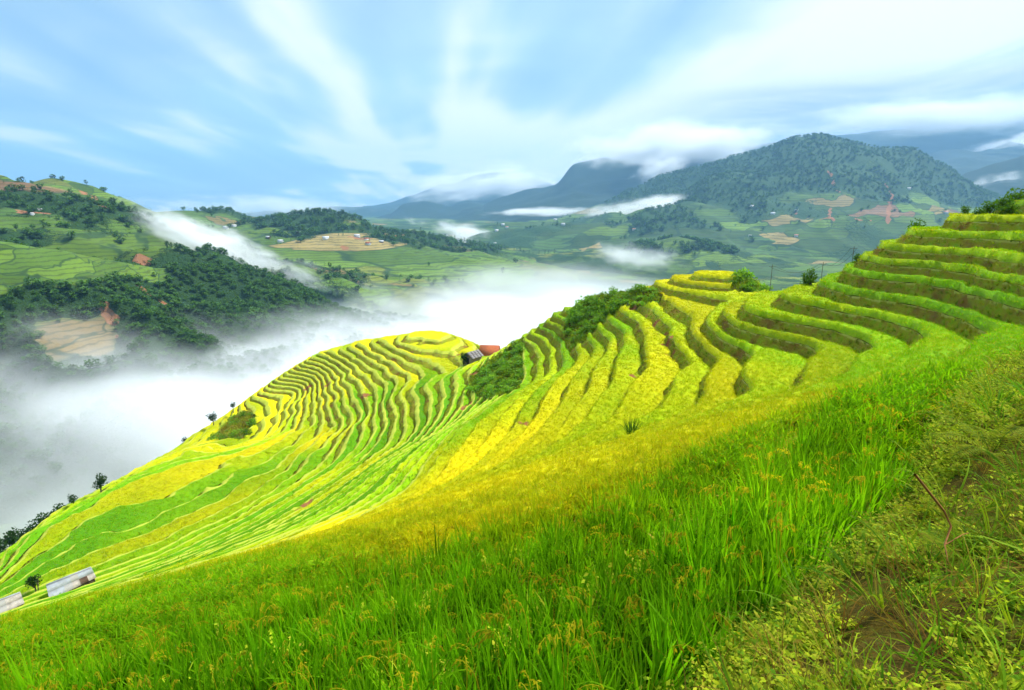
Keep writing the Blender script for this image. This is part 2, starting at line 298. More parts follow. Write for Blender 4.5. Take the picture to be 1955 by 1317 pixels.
# crest lines of the far landforms: points, front slope, back slope, base, cell, crest rounding, relief, relief length, extents
RIDGES = [
    ('near_left_spur', [(-338.8, 330.0, -11.8), (-320.4, 335.0, -16.5), (-311.2, 345.0, -18.6), (-296.6, 365.0, -25.0), (-285.6, 395.0, -33.9), (-268.7, 425.0, -43.2), (-250.6, 465.0, -46.8), (-234.5, 505.0, -51.3), (-224.6, 535.0, -65.8), (-210.7, 560.0, -90.1)], 0.8, 0.75, -125, 2.2, 10, 7, 60, 240, 200),
    ('left_hillside', [(-733.7, 640.0, 39.1), (-629.3, 640.0, 43.5), (-561.9, 640.0, 36.9), (-546.0, 640.0, 30.2), (-561.9, 690.0, 26.6), (-604.2, 770.0, 40.4), (-574.8, 780.0, 33.5), (-535.2, 790.0, 16.0), (-494.2, 800.0, -3.5), (-454.4, 830.0, -20.7), (-413.0, 880.0, -55.4), (-359.1, 920.0, -100.3)], 0.36, 0.45, -122, 4, 14, 14, 110, 520, 300),
    ('left_back_hill', [(-752.2, 1100.0, -19.6), (-704.1, 1140.0, -4.0), (-663.3, 1160.0, -2.1), (-631.4, 1200.0, -1.1), (-618.9, 1230.0, 1.1), (-579.2, 1250.0, -12.2), (-500.8, 1250.0, -27.8)], 0.34, 0.4, -120, 6, 25, 12, 130, 520, 400),
    ('field_hill', [(-555.8, 1220.0, -27.1), (-472.3, 1210.0, -11.8), (-406.1, 1180.0, -4.2), (-357.1, 1160.0, -7.2), (-292.6, 1110.0, -29.7), (-251.0, 1150.0, -42.1), (-204.2, 1250.0, -52.5), (-118.8, 1320.0, -73.4), (-35.1, 1380.0, -90.6), (95.6, 1420.0, -115.4), (205.1, 1440.0, -150.3)], 0.31, 0.4, -124, 5, 30, 10, 140, 620, 400),
    ('wooded_spur', [(57.2, 1900.0, -128.2), (142.9, 1880.0, -87.5), (262.8, 1880.0, -50.3), (360.0, 1850.0, -41.2), (429.4, 1830.0, -3.2), (534.4, 1880.0, 10.0), (670.7, 1980.0, 14.0), (900.9, 2100.0, 27.8)], 0.42, 0.4, -120, 8, 25, 16, 160, 760, 400),
    ('valley_knoll', [(327.1, 1350.0, -75.1), (382.8, 1330.0, -61.9), (428.3, 1280.0, -71.2), (449.4, 1220.0, -87.9), (478.3, 1160.0, -110.3)], 0.3, 0.4, -122, 5, 30, 10, 110, 420, 300),
    ('main_mountain', [(415.5, 2650.0, 23.4), (566.9, 2700.0, 94.8), (697.0, 2700.0, 157.9), (873.0, 2620.0, 193.6), (960.3, 2550.0, 225.3), (1114.9, 2500.0, 265.2), (1175.8, 2450.0, 290.7), (1260.7, 2450.0, 305.0), (1394.9, 2450.0, 274.3), (1498.1, 2400.0, 242.5), (1603.0, 2350.0, 235.5), (1669.9, 2300.0, 179.8), (1703.0, 2220.0, 110.7), (1732.3, 2120.0, 52.2), (1806.2, 2020.0, 7.1), (1966.7, 1950.0, -34.7)], 0.46, 0.5, -125, 10, 40, 55, 420, 1350, 900),
    ('blue_range', [(-1452.6, 4700.0, -104.6), (-1167.2, 4600.0, -73.6), (-954.6, 4500.0, -31.9), (-840.2, 4500.0, 47.7), (-684.1, 4500.0, 67.5), (-481.0, 4500.0, 23.9), (-313.2, 4450.0, 55.0), (-192.3, 4450.0, 23.6), (-48.7, 4300.0, 98.4), (124.8, 4250.0, 145.5), (308.8, 4150.0, 167.3), (449.0, 4100.0, 313.5), (630.7, 4100.0, 355.3), (924.1, 4100.0, 337.9), (1179.1, 4100.0, 355.3), (1617.8, 4100.0, 355.3)], 0.5, 0.5, -120, 26, 60, 70, 600, 2200, 1400),
    ('far_range', [(1266.7, 5400.0, 422.1), (1693.9, 5400.0, 513.7), (2500.3, 5400.0, 604.6), (2916.3, 5300.0, 646.5), (3314.1, 5200.0, 677.6), (3764.9, 5200.0, 720.7), (4211.3, 5200.0, 776.4), (5119.1, 5200.0, 797.8)], 0.5, 0.5, -120, 40, 80, 90, 800, 2600, 1500),
    ('right_ridge', [(2224.6, 3000.0, 126.2), (2308.8, 2950.0, 185.2), (2391.6, 2900.0, 221.7), (2482.2, 2850.0, 256.7), (2735.5, 2800.0, 313.5)], 0.5, 0.5, -120, 16, 40, 30, 300, 1100, 600),
    ('floating_peak', [(-1154.4, 6800.0, 167.5), (-843.0, 6800.0, 286.0), (-649.1, 6700.0, 293.4), (-436.4, 6700.0, 380.2), (-225.4, 6700.0, 414.8), (45.1, 6700.0, 409.0), (316.7, 6700.0, 322.4)], 0.5, 0.5, -120, 45, 80, 60, 700, 1500, 1200),
    ('west_range', [(-3987.3, 5600.0, -124.6), (-3313.4, 5600.0, -74.6), (-2695.3, 5600.0, -39.7), (-2090.7, 5500.0, 9.7), (-1688.2, 5500.0, 34.0), (-1439.1, 5500.0, 19.5), (-1058.9, 5600.0, -9.9)], 0.4, 0.4, -120, 45, 90, 60, 700, 1500, 1200),
]
SOIL_SPUR = [((-239.3, 324.0), (-236.6, 322.5), 1.0), ((-236.6, 322.5), (-234.0, 321.0), 1.0), ((-232.5, 319.5), (-227.9, 315.0), 0.5), ((-227.9, 315.0), (-225.3, 312.0), 0.5), ((-251.7, 378.0), (-244.1, 373.5), 0.8), ((-244.1, 373.5), (-237.0, 375.0), 0.8)]
SOIL_LEFT = [((-553.6, 748.5), (-466.5, 645.0), 0.8), ((-466.5, 645.0), (-420.1, 594.0), 0.8), ((-452.8, 532.5), (-432.1, 532.5), 1.0), ((-310.1, 466.5), (-302.2, 465.0), 0.6)]
SOIL_FIELD = [((-286.8, 1006.0), (-250.9, 999.0), 0.7), ((-279.4, 922.5), (-269.0, 915.0), 0.5), ((-249.0, 1072.0), (-217.3, 1138.0), 0.6)]
SOIL_MAIN = [((1289.6, 2002.0), (1275.0, 1948.0), 0.8), ((1275.0, 1948.0), (1234.9, 1876.0), 0.8), ((1234.9, 1876.0), (1139.0, 1738.0), 0.8), ((1139.0, 1738.0), (1007.7, 1534.0), 0.8), ((1094.6, 2038.0), (1080.7, 1960.0), 0.55), ((1080.7, 1960.0), (1038.6, 1828.0), 0.55), ((980.6, 1774.0), (865.7, 1540.0), 0.6), ((871.6, 1762.0), (834.0, 1666.0), 0.4), ((1000.7, 1534.0), (827.7, 1552.0), 0.5)]
# ---------------------------------------------------------------- the valley and the mountains beyond it
def ridge_surface(spec, x, y):
    """height of one landform: falls away on both sides of its surveyed crest"""
    name, P, sf, sb, base, cell, rnd, amp, lam, ef, eb = spec
    P = np.array(P); wx = x + lam * .25 * fbm(x / lam, y / lam, 3, len(name)); wy = y + lam * .25 * fbm(x / lam + 50, y / lam, 3, len(name) + 3)
    # stay true to the crest itself
    for warp in (0, 1):
        X, Y = (x, y) if warp == 0 else (wx, wy)
        D, Z, S, RR = [], [], [], []; acc = 0
        for a, b in zip(P[:-1], P[1:]):
            d = b[:2] - a[:2]; L2 = d @ d; L = math.sqrt(L2)
            t = np.clip(((X - a[0]) * d[0] + (Y - a[1]) * d[1]) / L2, 0, 1)
            D.append(np.hypot(X - a[0] - t * d[0], Y - a[1] - t * d[1])); Z.append(a[2] + t * (b[2] - a[2])); S.append(acc + t * L)
            RR.append(np.hypot(a[0] + t * d[0], a[1] + t * d[1])); acc += L
        D = np.array(D); bd = D.min(0); w = np.exp(-(D - bd) / (2 + .22 * bd)); w /= w.sum(0)
        bz = (w * np.array(Z)).sum(0); bs = (w * np.array(S)).sum(0); br = (w * np.array(RR)).sum(0)
        if warp == 0: d0, z0, s0, r0 = bd, bz, bs, br
    k = sstep(0, lam * .8, d0)
    d = d0 + (bd - d0) * k; zr = z0 + (bz - z0) * k * .6
    front = sstep(rnd, -rnd, np.hypot(x, y) - r0)
    sl = sb + (sf - sb) * front
    H = np.maximum(zr - base, 5) * 1.12
    n = 1 - np.abs(fbm(x / lam, y / lam, 4, 11 + len(name))) * 2.2            # ridged
    sl = sl * (1 - .28 * n * k)
    dd = np.sqrt(d * d + rnd * rnd) - rnd
    z = zr - H * (1 - np.exp(-sl * dd / H))
    env = sstep(0, 4 * amp / max(sl.mean(), .1), d) * np.exp(-sl * dd / H * .9)
    z = z + amp * .55 * env * fbm(x / (lam * .45), y / (lam * .45), 4, 23)
    z = z + amp * .10 * fbm(x / (lam * .12), y / (lam * .12), 3, 5)
    z = z - 110 * sstep(.62, 1.0, d0 / max(ef, eb))
    return z, s0, d0, front

def attr(N, name, kind='GEOMETRY'):
    return N.n('ShaderNodeAttribute', attribute_name=name, attribute_type=kind)

def land_material(name, pu, pv, fields, stripe, forest_col, soil=True, rough_scale=.05):
    """far slopes: patchwork of paddies following the contours, woodland, bare earth"""
    m, N = material(name)
    uv = attr(N, 'fuv').outputs['Vector']; fo = attr(N, 'forest').outputs['Fac']; so = attr(N, 'soil').outputs['Fac']
    pos = N.n('ShaderNodeNewGeometry').outputs['Position']
    wob = N.noise(pos, rough_scale, 3.0); 
    mp = N.n('ShaderNodeMapping', ins={0: uv}); mp.inputs['Scale'].default_value = (1 / pu, 1 / pv, 1)
    off = N.n('ShaderNodeVectorMath', operation='ADD'); N.set(off, 0, mp.outputs[0])
    nv = N.n('ShaderNodeTexNoise', ins={'Vector': uv, 'Scale': 2.2 / pu, 'Detail': 2.0})
    sc1 = N.n('ShaderNodeVectorMath', operation='SCALE', ins={0: nv.outputs['Color'], 'Scale': 1.3}); N.set(off, 1, sc1.outputs[0])
    vo = N.n('ShaderNodeTexVoronoi', voronoi_dimensions='2D', ins={'Vector': off.outputs[0], 'Scale': 1.0})
    ve = N.n('ShaderNodeTexVoronoi', voronoi_dimensions='2D', feature='DISTANCE_TO_EDGE', ins={'Vector': off.outputs[0], 'Scale': 1.0})
    cs = N.n('ShaderNodeSeparateColor', ins={0: vo.outputs['Color']})
    fc = N.ramp(cs.outputs[0], fields, 'CONSTANT')
    fc = N.mix(attr(N, 'tan').outputs['Fac'], fc, (.21, .15, .06, 1))
    br = N.maprange(cs.outputs[1], 0, 1, .75, 1.25, smooth=False)
    fc = N.mix(1.0, fc, N.vec(br, br, br), 'MULTIPLY')
    sx = N.n('ShaderNodeSeparateXYZ', ins={0: pos})
    zz = N.math('ADD', sx.outputs[2], N.math('MULTIPLY', wob, stripe * 1.5))
    st = N.math('FRACT', N.math('DIVIDE', zz, stripe))
    st = N.maprange(st, .62, .8)
    fc = N.mix(N.math('MULTIPLY', st, .55), fc, (.035, .05, .02, 1))
    edge = N.maprange(ve.outputs[0], .05, .015)
    fc = N.mix(N.math('MULTIPLY', edge, .8), fc, (.02, .05, .02, 1))
    fine = N.noise(pos, rough_scale * 6, 4.0, .65)
    f = N.math('ADD', fo, N.math('MULTIPLY', N.math('SUBTRACT', fine, .5), .5))
    f = N.maprange(f, .45, .55)
    fcol = N.mix(fine, tuple(c * .55 for c in forest_col) + (1,), tuple(c * 1.5 for c in forest_col) + (1,))
    col = N.mix(f, fc, fcol)
    if soil: col = N.mix(N.maprange(N.math('ADD', so, N.math('MULTIPLY', N.math('SUBTRACT', fine, .5), .6)), .45, .6), col, (.27, .125, .06, 1))
    bmp = N.n('ShaderNodeBump', ins={'Strength': .9, 'Distance': 2.5, 'Height': N.math('MULTIPLY', fine, N.math('ADD', f, .15))})
    b = N.n('ShaderNodeBsdfPrincipled', ins={'Base Color': col, 'Roughness': .9, 'Normal': bmp.outputs[0]})
    b.inputs['Specular IOR Level'].default_value = .1
    N.n('ShaderNodeOutputMaterial', ins={0: b}); return m

G1, G2, G3, YL, TN, BR = (.07, .13, .018), (.10, .17, .02), (.05, .10, .02), (.20, .20, .03), (.22, .17, .06), (.17, .10, .05)
FIELD_A = [(0, G1), (.3, G2), (.52, G3), (.70, (.14, .17, .028)), (.82, G2), (.93, TN), (.985, BR)]
FIELD_B = [(0, G1), (.25, G3), (.55, G2), (.8, TN), (.86, G3), (.96, BR)]
FOREST = (.022, .056, .014)
LAND = {}
def landform(spec, mat, forest_fn, soil_fn=None, floor_clip=8, side=None):
    name, P, sf, sb, base, cell, rnd, amp, lam, ef, eb = spec
    P = np.array(P)
    x0, x1 = P[:, 0].min() - ef * .8, P[:, 0].max() + ef * .8; y0, y1 = P[:, 1].min() - ef, P[:, 1].max() + eb
    X = np.arange(x0, x1, cell); Y = np.arange(y0, y1, cell); gx, gy = np.meshgrid(X, Y)
    z, s, d, front = ridge_surface(spec, gx, gy)
    fo = forest_fn(gx, gy, z, s, d, front); so = soil_fn(gx, gy, z, s, d) if soil_fn else np.zeros_like(z)
    idx = np.arange(gx.size).reshape(gx.shape)
    Q = np.stack([idx[:-1, :-1].ravel(), idx[:-1, 1:].ravel(), idx[1:, 1:].ravel(), idx[1:, :-1].ravel()], 1)
    zf = z.ravel(); dm = d.ravel()
    keep = (zf[Q].max(1) > floor_z(gx.ravel()[Q].mean(1), gy.ravel()[Q].mean(1)) - floor_clip) & (dm[Q].min(1) < max(ef, eb) * 1.05)
    # keep clear of the terraced hill itself
    keep &= np.hypot(gx.ravel()[Q].mean(1), gy.ravel()[Q].mean(1)) > 170
    Q = Q[keep]; used = np.unique(Q); rm = np.full(gx.size, -1); rm[used] = np.arange(len(used))
    V = np.stack([gx.ravel(), gy.ravel(), zf], 1)[used]
    fuv = np.stack([s.ravel(), zf * 1.0, 0 * zf], 1)[used]
    o = mesh_object(name, V, rm[Q], [mat], smooth=True, attrs=dict(fuv=fuv, forest=fo.ravel()[used], soil=so.ravel()[used], tan=in_poly(V[:, 0], V[:, 1], PLOT, 2) if name == 'near_left_spur' else np.zeros(len(V))), kind='structure')
    LAND[name] = (spec, forest_fn); return o

def floor_z(x, y):
    r = np.hypot(x, y)
    return -122 + 60 * sstep(1000, 3200, r) + 5 * fbm(x / 160, y / 160, 3, 77)

def fnoise(x, y, lam, seed): return fbm(x / lam, y / lam, 4, seed)
def f_spur(x, y, z, s, d, front):
    # open terraces along the crest, thick scrub lower down, one terraced patch low on the face
    t = .78 + .2 * fnoise(x, y, 25, 2) - .12 * sstep(12, 2, d)
    band = in_poly(x, y, [(-340, 310), (-320, 335), (-311, 347), (-297, 368), (-286, 398), (-268, 428), (-258, 412), (-265, 375), (-263, 345), (-285, 312), (-315, 296)], 7)
    return t * (1 - np.maximum(band, in_poly(x, y, PLOT, 3)))
PLOT = [(-255, 296), (-237, 321), (-230, 314), (-223, 300), (-235, 276), (-247, 282)]
def f_left(x, y, z, s, d, front): return .45 + .42 * fnoise(x, y, 70, 3) + .22 * fnoise(x, y, 22, 4) - .2 * sstep(60, 10, d)
def f_back(x, y, z, s, d, front): return .40 + .65 * fnoise(x, y, 110, 6)
def f_field(x, y, z, s, d, front): return .95 * sstep(190, 40, d + 60 * fnoise(x, y, 90, 8)) * (.35 + .65 * sstep(-300, -420, x)) + .3 + .55 * fnoise(x, y, 60, 9) - .25 * sstep(150, 260, d)
def f_wood(x, y, z, s, d, front): return .75 * sstep(260, 90, d + 70 * fnoise(x, y, 100, 10)) + .25 + .5 * fnoise(x, y, 80, 11)
def f_knoll(x, y, z, s, d, front): return .45 + .6 * fnoise(x, y, 60, 12)
def f_main(x, y, z, s, d, front): return .62 * sstep(-10, 80, z + 45 * fnoise(x, y, 200, 13)) + .33 + .6 * fnoise(x, y, 150, 14)
def f_all(x, y, z, s, d, front): return np.full(x.shape, .9)
def strips(lines, wid):
    def fn(x, y, z, s, d):
        out = np.zeros(x.shape)
        for pl in lines:
            w = wid * (pl[2] if len(pl) > 2 else 1); a = np.array(pl[0]); b = np.array(pl[1]); v = b - a
            t = np.clip(((x - a[0]) * v[0] + (y - a[1]) * v[1]) / (v @ v), 0, 1)
            q = np.hypot(x - a[0] - t * v[0], y - a[1] - t * v[1]) + wid * .5 * vnoise(x / wid / 1.5, y / wid / 1.5, 8)
            out = np.maximum(out, sstep(w * 1.4, w * .6, q))
        return out
    return fn

M_near = land_material('spur_ground', 30, 9, FIELD_A, 2.6, FOREST, rough_scale=.12)
M_mid = land_material('hill_ground', 70, 14, FIELD_A, 3.2, FOREST, rough_scale=.05)
M_far = land_material('mountain_ground', 110, 26, FIELD_B, 7.0, (.028, .068, .020), rough_scale=.022)
M_blue = land_material('range_ground', 300, 60, FIELD_B, 20, (.018, .038, .02), soil=False, rough_scale=.01)
SPEC = {t[0]: t for t in RIDGES}
landform(SPEC['near_left_spur'], M_near, f_spur, strips(SOIL_SPUR, 3.2))
landform(SPEC['left_hillside'], M_mid, f_left, strips(SOIL_LEFT, 5))
landform(SPEC['left_back_hill'], M_mid, f_back)
landform(SPEC['field_hill'], M_mid, f_field, strips(SOIL_FIELD, 9))
landform(SPEC['wooded_spur'], M_far, f_wood)
landform(SPEC['valley_knoll'], M_mid, f_knoll)
landform(SPEC['main_mountain'], M_far, f_main, strips(SOIL_MAIN, 6))
for k in ('blue_range', 'far_range', 'right_ridge', 'floating_peak', 'west_range'):
    landform(SPEC[k], M_blue, f_all, floor_clip=40)
def build_floor():
    X = axis([(-9000, -1500, 250), (-1500, 1800, 14), (1800, 9000, 250)]); Y = axis([(-3000, 120, 200), (120, 3000, 14), (3000, 9500, 250)])
    gx, gy = np.meshgrid(X, Y); z = floor_z(gx, gy)
    z = np.where(np.hypot(gx, gy) < 140, -128, z)
    idx = np.arange(gx.size).reshape(gx.shape)
    Q = np.stack([idx[:-1, :-1].ravel(), idx[:-1, 1:].ravel(), idx[1:, 1:].ravel(), idx[1:, :-1].ravel()], 1)
    fo = .42 + .7 * fnoise(gx, gy, 90, 15)
    mesh_object('valley_floor_terrain', np.stack([gx.ravel(), gy.ravel(), z.ravel()], 1), Q, [M_mid], smooth=True,
                attrs=dict(fuv=np.stack([gx.ravel(), gy.ravel() * .25, 0 * gx.ravel()], 1), forest=fo.ravel(), soil=0 * fo.ravel()), kind='structure')
build_floor()

# how ripe the rice is, by place (x, y, 0 green .. 1 golden); lower left slope kept greener as painted terrace shade
RIPE_SHADE_PTS = [(-16.6, 42.0, 1.0), (-7.9, 27.3, 1), (-1.8, 22.0, 0.95), (2.5, 19.8, 0.85), (5.7, 20.7, 0.7), (15.9, 30.9, 0.5), (4.3, 13.3, 0.65), (20.2, 28.8, 0.28), (6.7, 7.5, 0.18), (-3.4, 8.5, 0.3), (0.1, 5.4, 0.14), (-6.0, 8.1, 0.16), (2.0, 7.3, 0.35), (-2.5, 4.7, 0.06), (-0.3, 3.9, 0.03), (1.7, 3.9, 0.05), (3.0, 4.0, 0.05), (3.8, 7.3, 0.3), (-4.5, 5.2, 0.06), (4.4, 5.3, 0.08), (0.2, 10.2, 0.85), (-1.9, 10.3, 0.9), (1.8, 10.1, 0.7), (17.8, 38.7, 0.6), (22.4, 44.6, 0.5), (24.6, 41.1, 0.4), (14.9, 41.0, 0.62), (14.8, 55.9, 0.62), (22.1, 72.2, 0.6), (28.4, 41.4, 0.25), (30.8, 39.7, 0.22), (33.9, 44.6, 0.3), (36.1, 45.2, 0.4), (22.1, 85.9, 0.85), (25.8, 85.1, 0.9), (9.9, 59.1, 0.55), (6.4, 53.3, 0.68), (3.4, 47.2, 0.78), (-1.3, 46.7, 0.9), (6.3, 78.9, 0.42), (2.0, 92.8, 0.3), (15.6, 80.8, 0.35), (-6.1, 46.9, 0.92), (-3.8, 48.2, 0.92), (-9.8, 77.0, 0.08), (-6.3, 82.4, 0.06), (-11.4, 63.6, 0.08), (-12.2, 50.2, 0.06), (-17.9, 63.4, 0.2), (-7.3, 96.4, 0.08), (-23.6, 60.4, 0.35), (-36.3, 74.0, 0.3), (-26.1, 123.8, 0.78), (-33.3, 123.2, 0.78), (-37.8, 117.3, 0.75), (-51.4, 124.8, 0.8), (-55.4, 116.5, 0.9), (-50.2, 136.5, 0.7), (-14.3, 115.4, 0.55), (-19.8, 130.5, 0.85), (-33.7, 105.5, 0.05), (-31.3, 99.0, 0.08), (-42.6, 99.4, 0.9), (-33.6, 93.8, 0.9), (-47.0, 87.7, 0.7), (-53.9, 84.1, 0.55), (-34.6, 81.4, 0.08), (-24.2, 83.6, 0.08), (-15.3, 86.7, 0.1), (-41.0, 80.7, 0.15), (-52.7, 75.3, 0.25), (-55.1, 67.8, 0.08), (-54.0, 57.6, 0.12), (-54.6, 62.5, 0.1), (-50.6, 78.4, 0.35), (-23.1, 69.2, 0.6), (-37.5, 68.5, 0.3), (-24.9, 52.1, 0.1), (-36.3, 54.7, 0.08), (-18.0, 51.4, 0.08), (-49.0, 64.0, 0.55), (-47.1, 66.5, 0.2)]
# bare red earth where a bank has slipped
SCARS = [(1.2, 53.35, 0.7), (12.31, 53.79, 0.7), (18.74, 84.96, 0.7), (19.12, 79.57, 0.8), (19.01, 73.61, 0.8), (18.5, 67.85, 0.8), (17.61, 62.13, 0.8), (16.9, 57.8, 0.7), (-24.72, 60.81, 0.9), (-24.62, 59.25, 0.8), (-29.75, 108.7, 1.3), (-49.72, 130.01, 1.1), (-42.95, 124.21, 0.9), (-6.91, 81.62, 1.0), (-7.82, 80.9, 0.9), (-6.9, 98.82, 1.0)]
# ---------------------------------------------------------------- the terraced hill: fields and banks as parts of the hillside
def ripeness(x, y):
    P = np.array(RIPE_SHADE_PTS); out = np.empty(np.size(x)); xf = np.ravel(x); yf = np.ravel(y)
    for i in range(0, len(xf), 20000):
        a = xf[i:i + 20000]; b = yf[i:i + 20000]
        d2 = (a[:, None] - P[None, :, 0]) ** 2 + (b[:, None] - P[None, :, 1]) ** 2
        w = 1 / (d2 + 1.5 + .0009 * (a * a + b * b)[:, None]) ** 1.6
        out[i:i + 20000] = (w * P[None, :, 2]).sum(1) / w.sum(1)
    return out.reshape(np.shape(x))

def soil_amount(x, y):
    s = np.zeros(np.shape(x))
    for a, b, r in SCARS:
        s = np.maximum(s, sstep(r * 1.3, r * .6, np.hypot(x - a, y - b) + .5 * r * vnoise(x * 2 / r, y * 2 / r, 41)))
    return s

HV, HT, HLEV, HBANK, HOFF, HZS, HIN, HHEEL = build_terraces()
HX, HY = HV[:, 0], HV[:, 1]
HR = np.hypot(HX, HY)
lvl_rand = np.random.default_rng(3).uniform(-1, 1, len(LEVELS) + 2)
tri_off = HOFF[HT].mean(1) > .5
cx, cyy = HX[HT].mean(1), HY[HT].mean(1)
kvert = np.clip(np.searchsorted(LEVELS, to_steps(HZS, HX, HY) + 1e-4, side='right') - 1, 0, len(LEVELS) - 2)
RIPE_V = ripeness(HX, HY)
TONE_V = np.random.default_rng(8).uniform(-1, 1, len(LEVELS) + 2)[kvert] * sstep(12, 45, HR)
RIPE_V = np.clip(RIPE_V + (.16 * sstep(15, 50, HR) + .16 * sstep(-24, -27, HZS)) * lvl_rand[kvert] + .14 * fbm(HX / 7, HY / 7, 3, 61), 0, 1)
SOIL_V = soil_amount(HX, HY)

def field_material():
    m, N = material('paddy_ground')
    rp = attr(N, 'ripe').outputs['Fac']; so = attr(N, 'soil').outputs['Fac']; pos = N.n('ShaderNodeNewGeometry').outputs['Position']
    n = N.noise(pos, 3.0, 4, .6)
    c = N.ramp(rp, [(0, (.028, .040, .008)), (.45, (.08, .10, .008)), (1, (.18, .16, .012))])
    c = N.mix(N.maprange(n, .3, .8), c, (.05, .045, .015, 1))
    c = N.mix(N.maprange(N.math('ADD', so, N.math('MULTIPLY', N.math('SUBTRACT', n, .5), .5)), .4, .6), c, (.21, .095, .04, 1))
    b = N.n('ShaderNodeBsdfPrincipled', ins={'Base Color': c, 'Roughness': .95}); b.inputs['Specular IOR Level'].default_value = 0
    N.n('ShaderNodeOutputMaterial', ins={0: b}); return m
def bank_material():
    m, N = material('earth_bank')
    so = attr(N, 'soil').outputs['Fac']; pos = N.n('ShaderNodeNewGeometry').outputs['Position']
    n = N.noise(pos, 1.6, 5, .65); n2 = N.noise(pos, .35, 3, .5)
    c = N.ramp(n, [(.25, (.17, .125, .02)), (.40, (.28, .22, .03)), (.52, (.27, .29, .02)), (.72, (.18, .33, .014))])
    c = N.mix(N.maprange(n2, .52, .70), c, (.21, .12, .03, 1))
    c = N.mix(N.maprange(N.math('ADD', so, N.math('MULTIPLY', N.math('SUBTRACT', n, .5), .5)), .4, .6), c, (.24, .10, .045, 1))
    c = N.mix(N.math('MULTIPLY', N.maprange(attr(N, 'inner').outputs['Fac'], .2, .08), .8), c, (.46, .44, .10, 1))      # trodden grass rim
    bm = N.n('ShaderNodeBump', ins={'Strength': 1.0, 'Distance': .22, 'Height': N.noise(pos, 3.2, 5, .72)})
    b = N.n('ShaderNodeBsdfPrincipled', ins={'Base Color': c, 'Roughness': .95, 'Normal': bm.outputs[0]}); b.inputs['Specular IOR Level'].default_value = 0
    N.n('ShaderNodeOutputMaterial', ins={0: b}); return m
def wild_material():
    m, N = material('rough_ground'); pos = N.n('ShaderNodeNewGeometry').outputs['Position']; so = attr(N, 'soil').outputs['Fac']
    n = N.noise(pos, 2.2, 5, .65)
    c = N.ramp(n, [(.3, (.055, .035, .012)), (.5, (.085, .07, .012)), (.7, (.10, .14, .014))])
    c = N.mix(N.maprange(N.math('ADD', so, N.math('MULTIPLY', N.math('SUBTRACT', n, .5), .5)), .4, .6), c, (.24, .10, .045, 1))
    bm = N.n('ShaderNodeBump', ins={'Strength': .7, 'Distance': .1, 'Height': N.noise(pos, 7, 5, .7)})
    b = N.n('ShaderNodeBsdfPrincipled', ins={'Base Color': c, 'Roughness': .95, 'Normal': bm.outputs[0]}); b.inputs['Specular IOR Level'].default_value = 0
    N.n('ShaderNodeOutputMaterial', ins={0: b}); return m
MF, MB, MW = field_material(), bank_material(), wild_material()

def sub_mesh(name, sel, mat, parent=None, smooth=False, kind=None):
    T = HT[sel]; used, inv = np.unique(T, return_inverse=True)
    return mesh_object(name, HV[used], inv.reshape(-1, 3), [mat], parent=parent, smooth=smooth,
                       attrs=dict(ripe=RIPE_V[used], soil=SOIL_V[used], inner=HIN[used]), kind=kind)
hillside = sub_mesh('terraced_hillside', tri_off, MW, smooth=True, kind='structure')
hillside['label'] = 'steep terraced hillside of green and yellow rice fields'
for k in range(len(LEVELS) - 1):
    s = (HLEV == k) & ~tri_off
    if (s & ~HBANK).sum() > 4: sub_mesh('terrace_field', s & ~HBANK, MF, hillside)
    if (s & HBANK).sum() > 4: sub_mesh('terrace_bank', s & HBANK, MB, hillside, smooth=True)

# ---------------------------------------------------------------- plants
class Mb:
    """collects quads and triangles with per-vertex t (0 root, 1 tip) and part id for colour"""
    def __init__(self): self.V = []; self.T = []; self.t = []; self.k = []
    def strip(self, pts, widths, side, k=0.0, t0=0.0, t1=1.0):
        b = len(self.V); n = len(pts); side = np.asarray(side, float)
        for i, (p, w) in enumerate(zip(pts, widths)):
            t = t0 + (t1 - t0) * i / (n - 1)
            if i == n - 1: self.V.append(tuple(p)); self.t.append(t); self.k.append(k)
            else:
                self.V += [tuple(np.asarray(p) - side * w / 2), tuple(np.asarray(p) + side * w / 2)]; self.t += [t, t]; self.k += [k, k]
        for i in range(n - 2): a = b + 2 * i; self.T += [(a, a + 1, a + 3), (a, a + 3, a + 2)]
        a = b + 2 * (n - 2); self.T.append((a, a + 1, a + 2))
    def leaf(self, c, d, n, L, W, k=0.0, t=.5):
        """a flat pointed leaf: root c, direction d, normal n"""
        d = np.asarray(d, float); s = np.cross(d, n); s /= np.linalg.norm(s) + 1e-9; b = len(self.V); c = np.asarray(c)
        self.V += [tuple(c), tuple(c + d * L * .45 + s * W / 2 - np.asarray(n) * L * .03), tuple(c + d * L), tuple(c + d * L * .45 - s * W / 2 - np.asarray(n) * L * .03)]
        self.T += [(b, b + 1, b + 2), (b, b + 2, b + 3)]; self.t += [t] * 4; self.k += [k] * 4
    def tube(self, pts, rads, sides=5, k=0.0):
        b = len(self.V); n = len(pts); pts = [np.asarray(p, float) for p in pts]
        for i, p in enumerate(pts):
            d = pts[min(i + 1, n - 1)] - pts[max(i - 1, 0)]; d /= np.linalg.norm(d) + 1e-9
            u = np.cross(d, (0.31, .95, .1)); u /= np.linalg.norm(u); v = np.cross(d, u)
            for j in range(sides):
                a = 2 * math.pi * j / sides; self.V.append(tuple(p + rads[i] * (math.cos(a) * u + math.sin(a) * v))); self.t.append(i / (n - 1)); self.k.append(k)
        for i in range(n - 1):
            for j in range(sides):
                a = b + i * sides + j; c = b + i * sides + (j + 1) % sides; self.T += [(a, c, c + sides), (a, c + sides, a + sides)]
    def build(self, name, mat, parent=None, smooth=False, link=True):
        o = mesh_object(name, self.V, self.T, [mat], parent=parent, smooth=smooth, attrs=dict(t=self.t, k=self.k))
        if not link: sc.collection.objects.unlink(o)
        return o

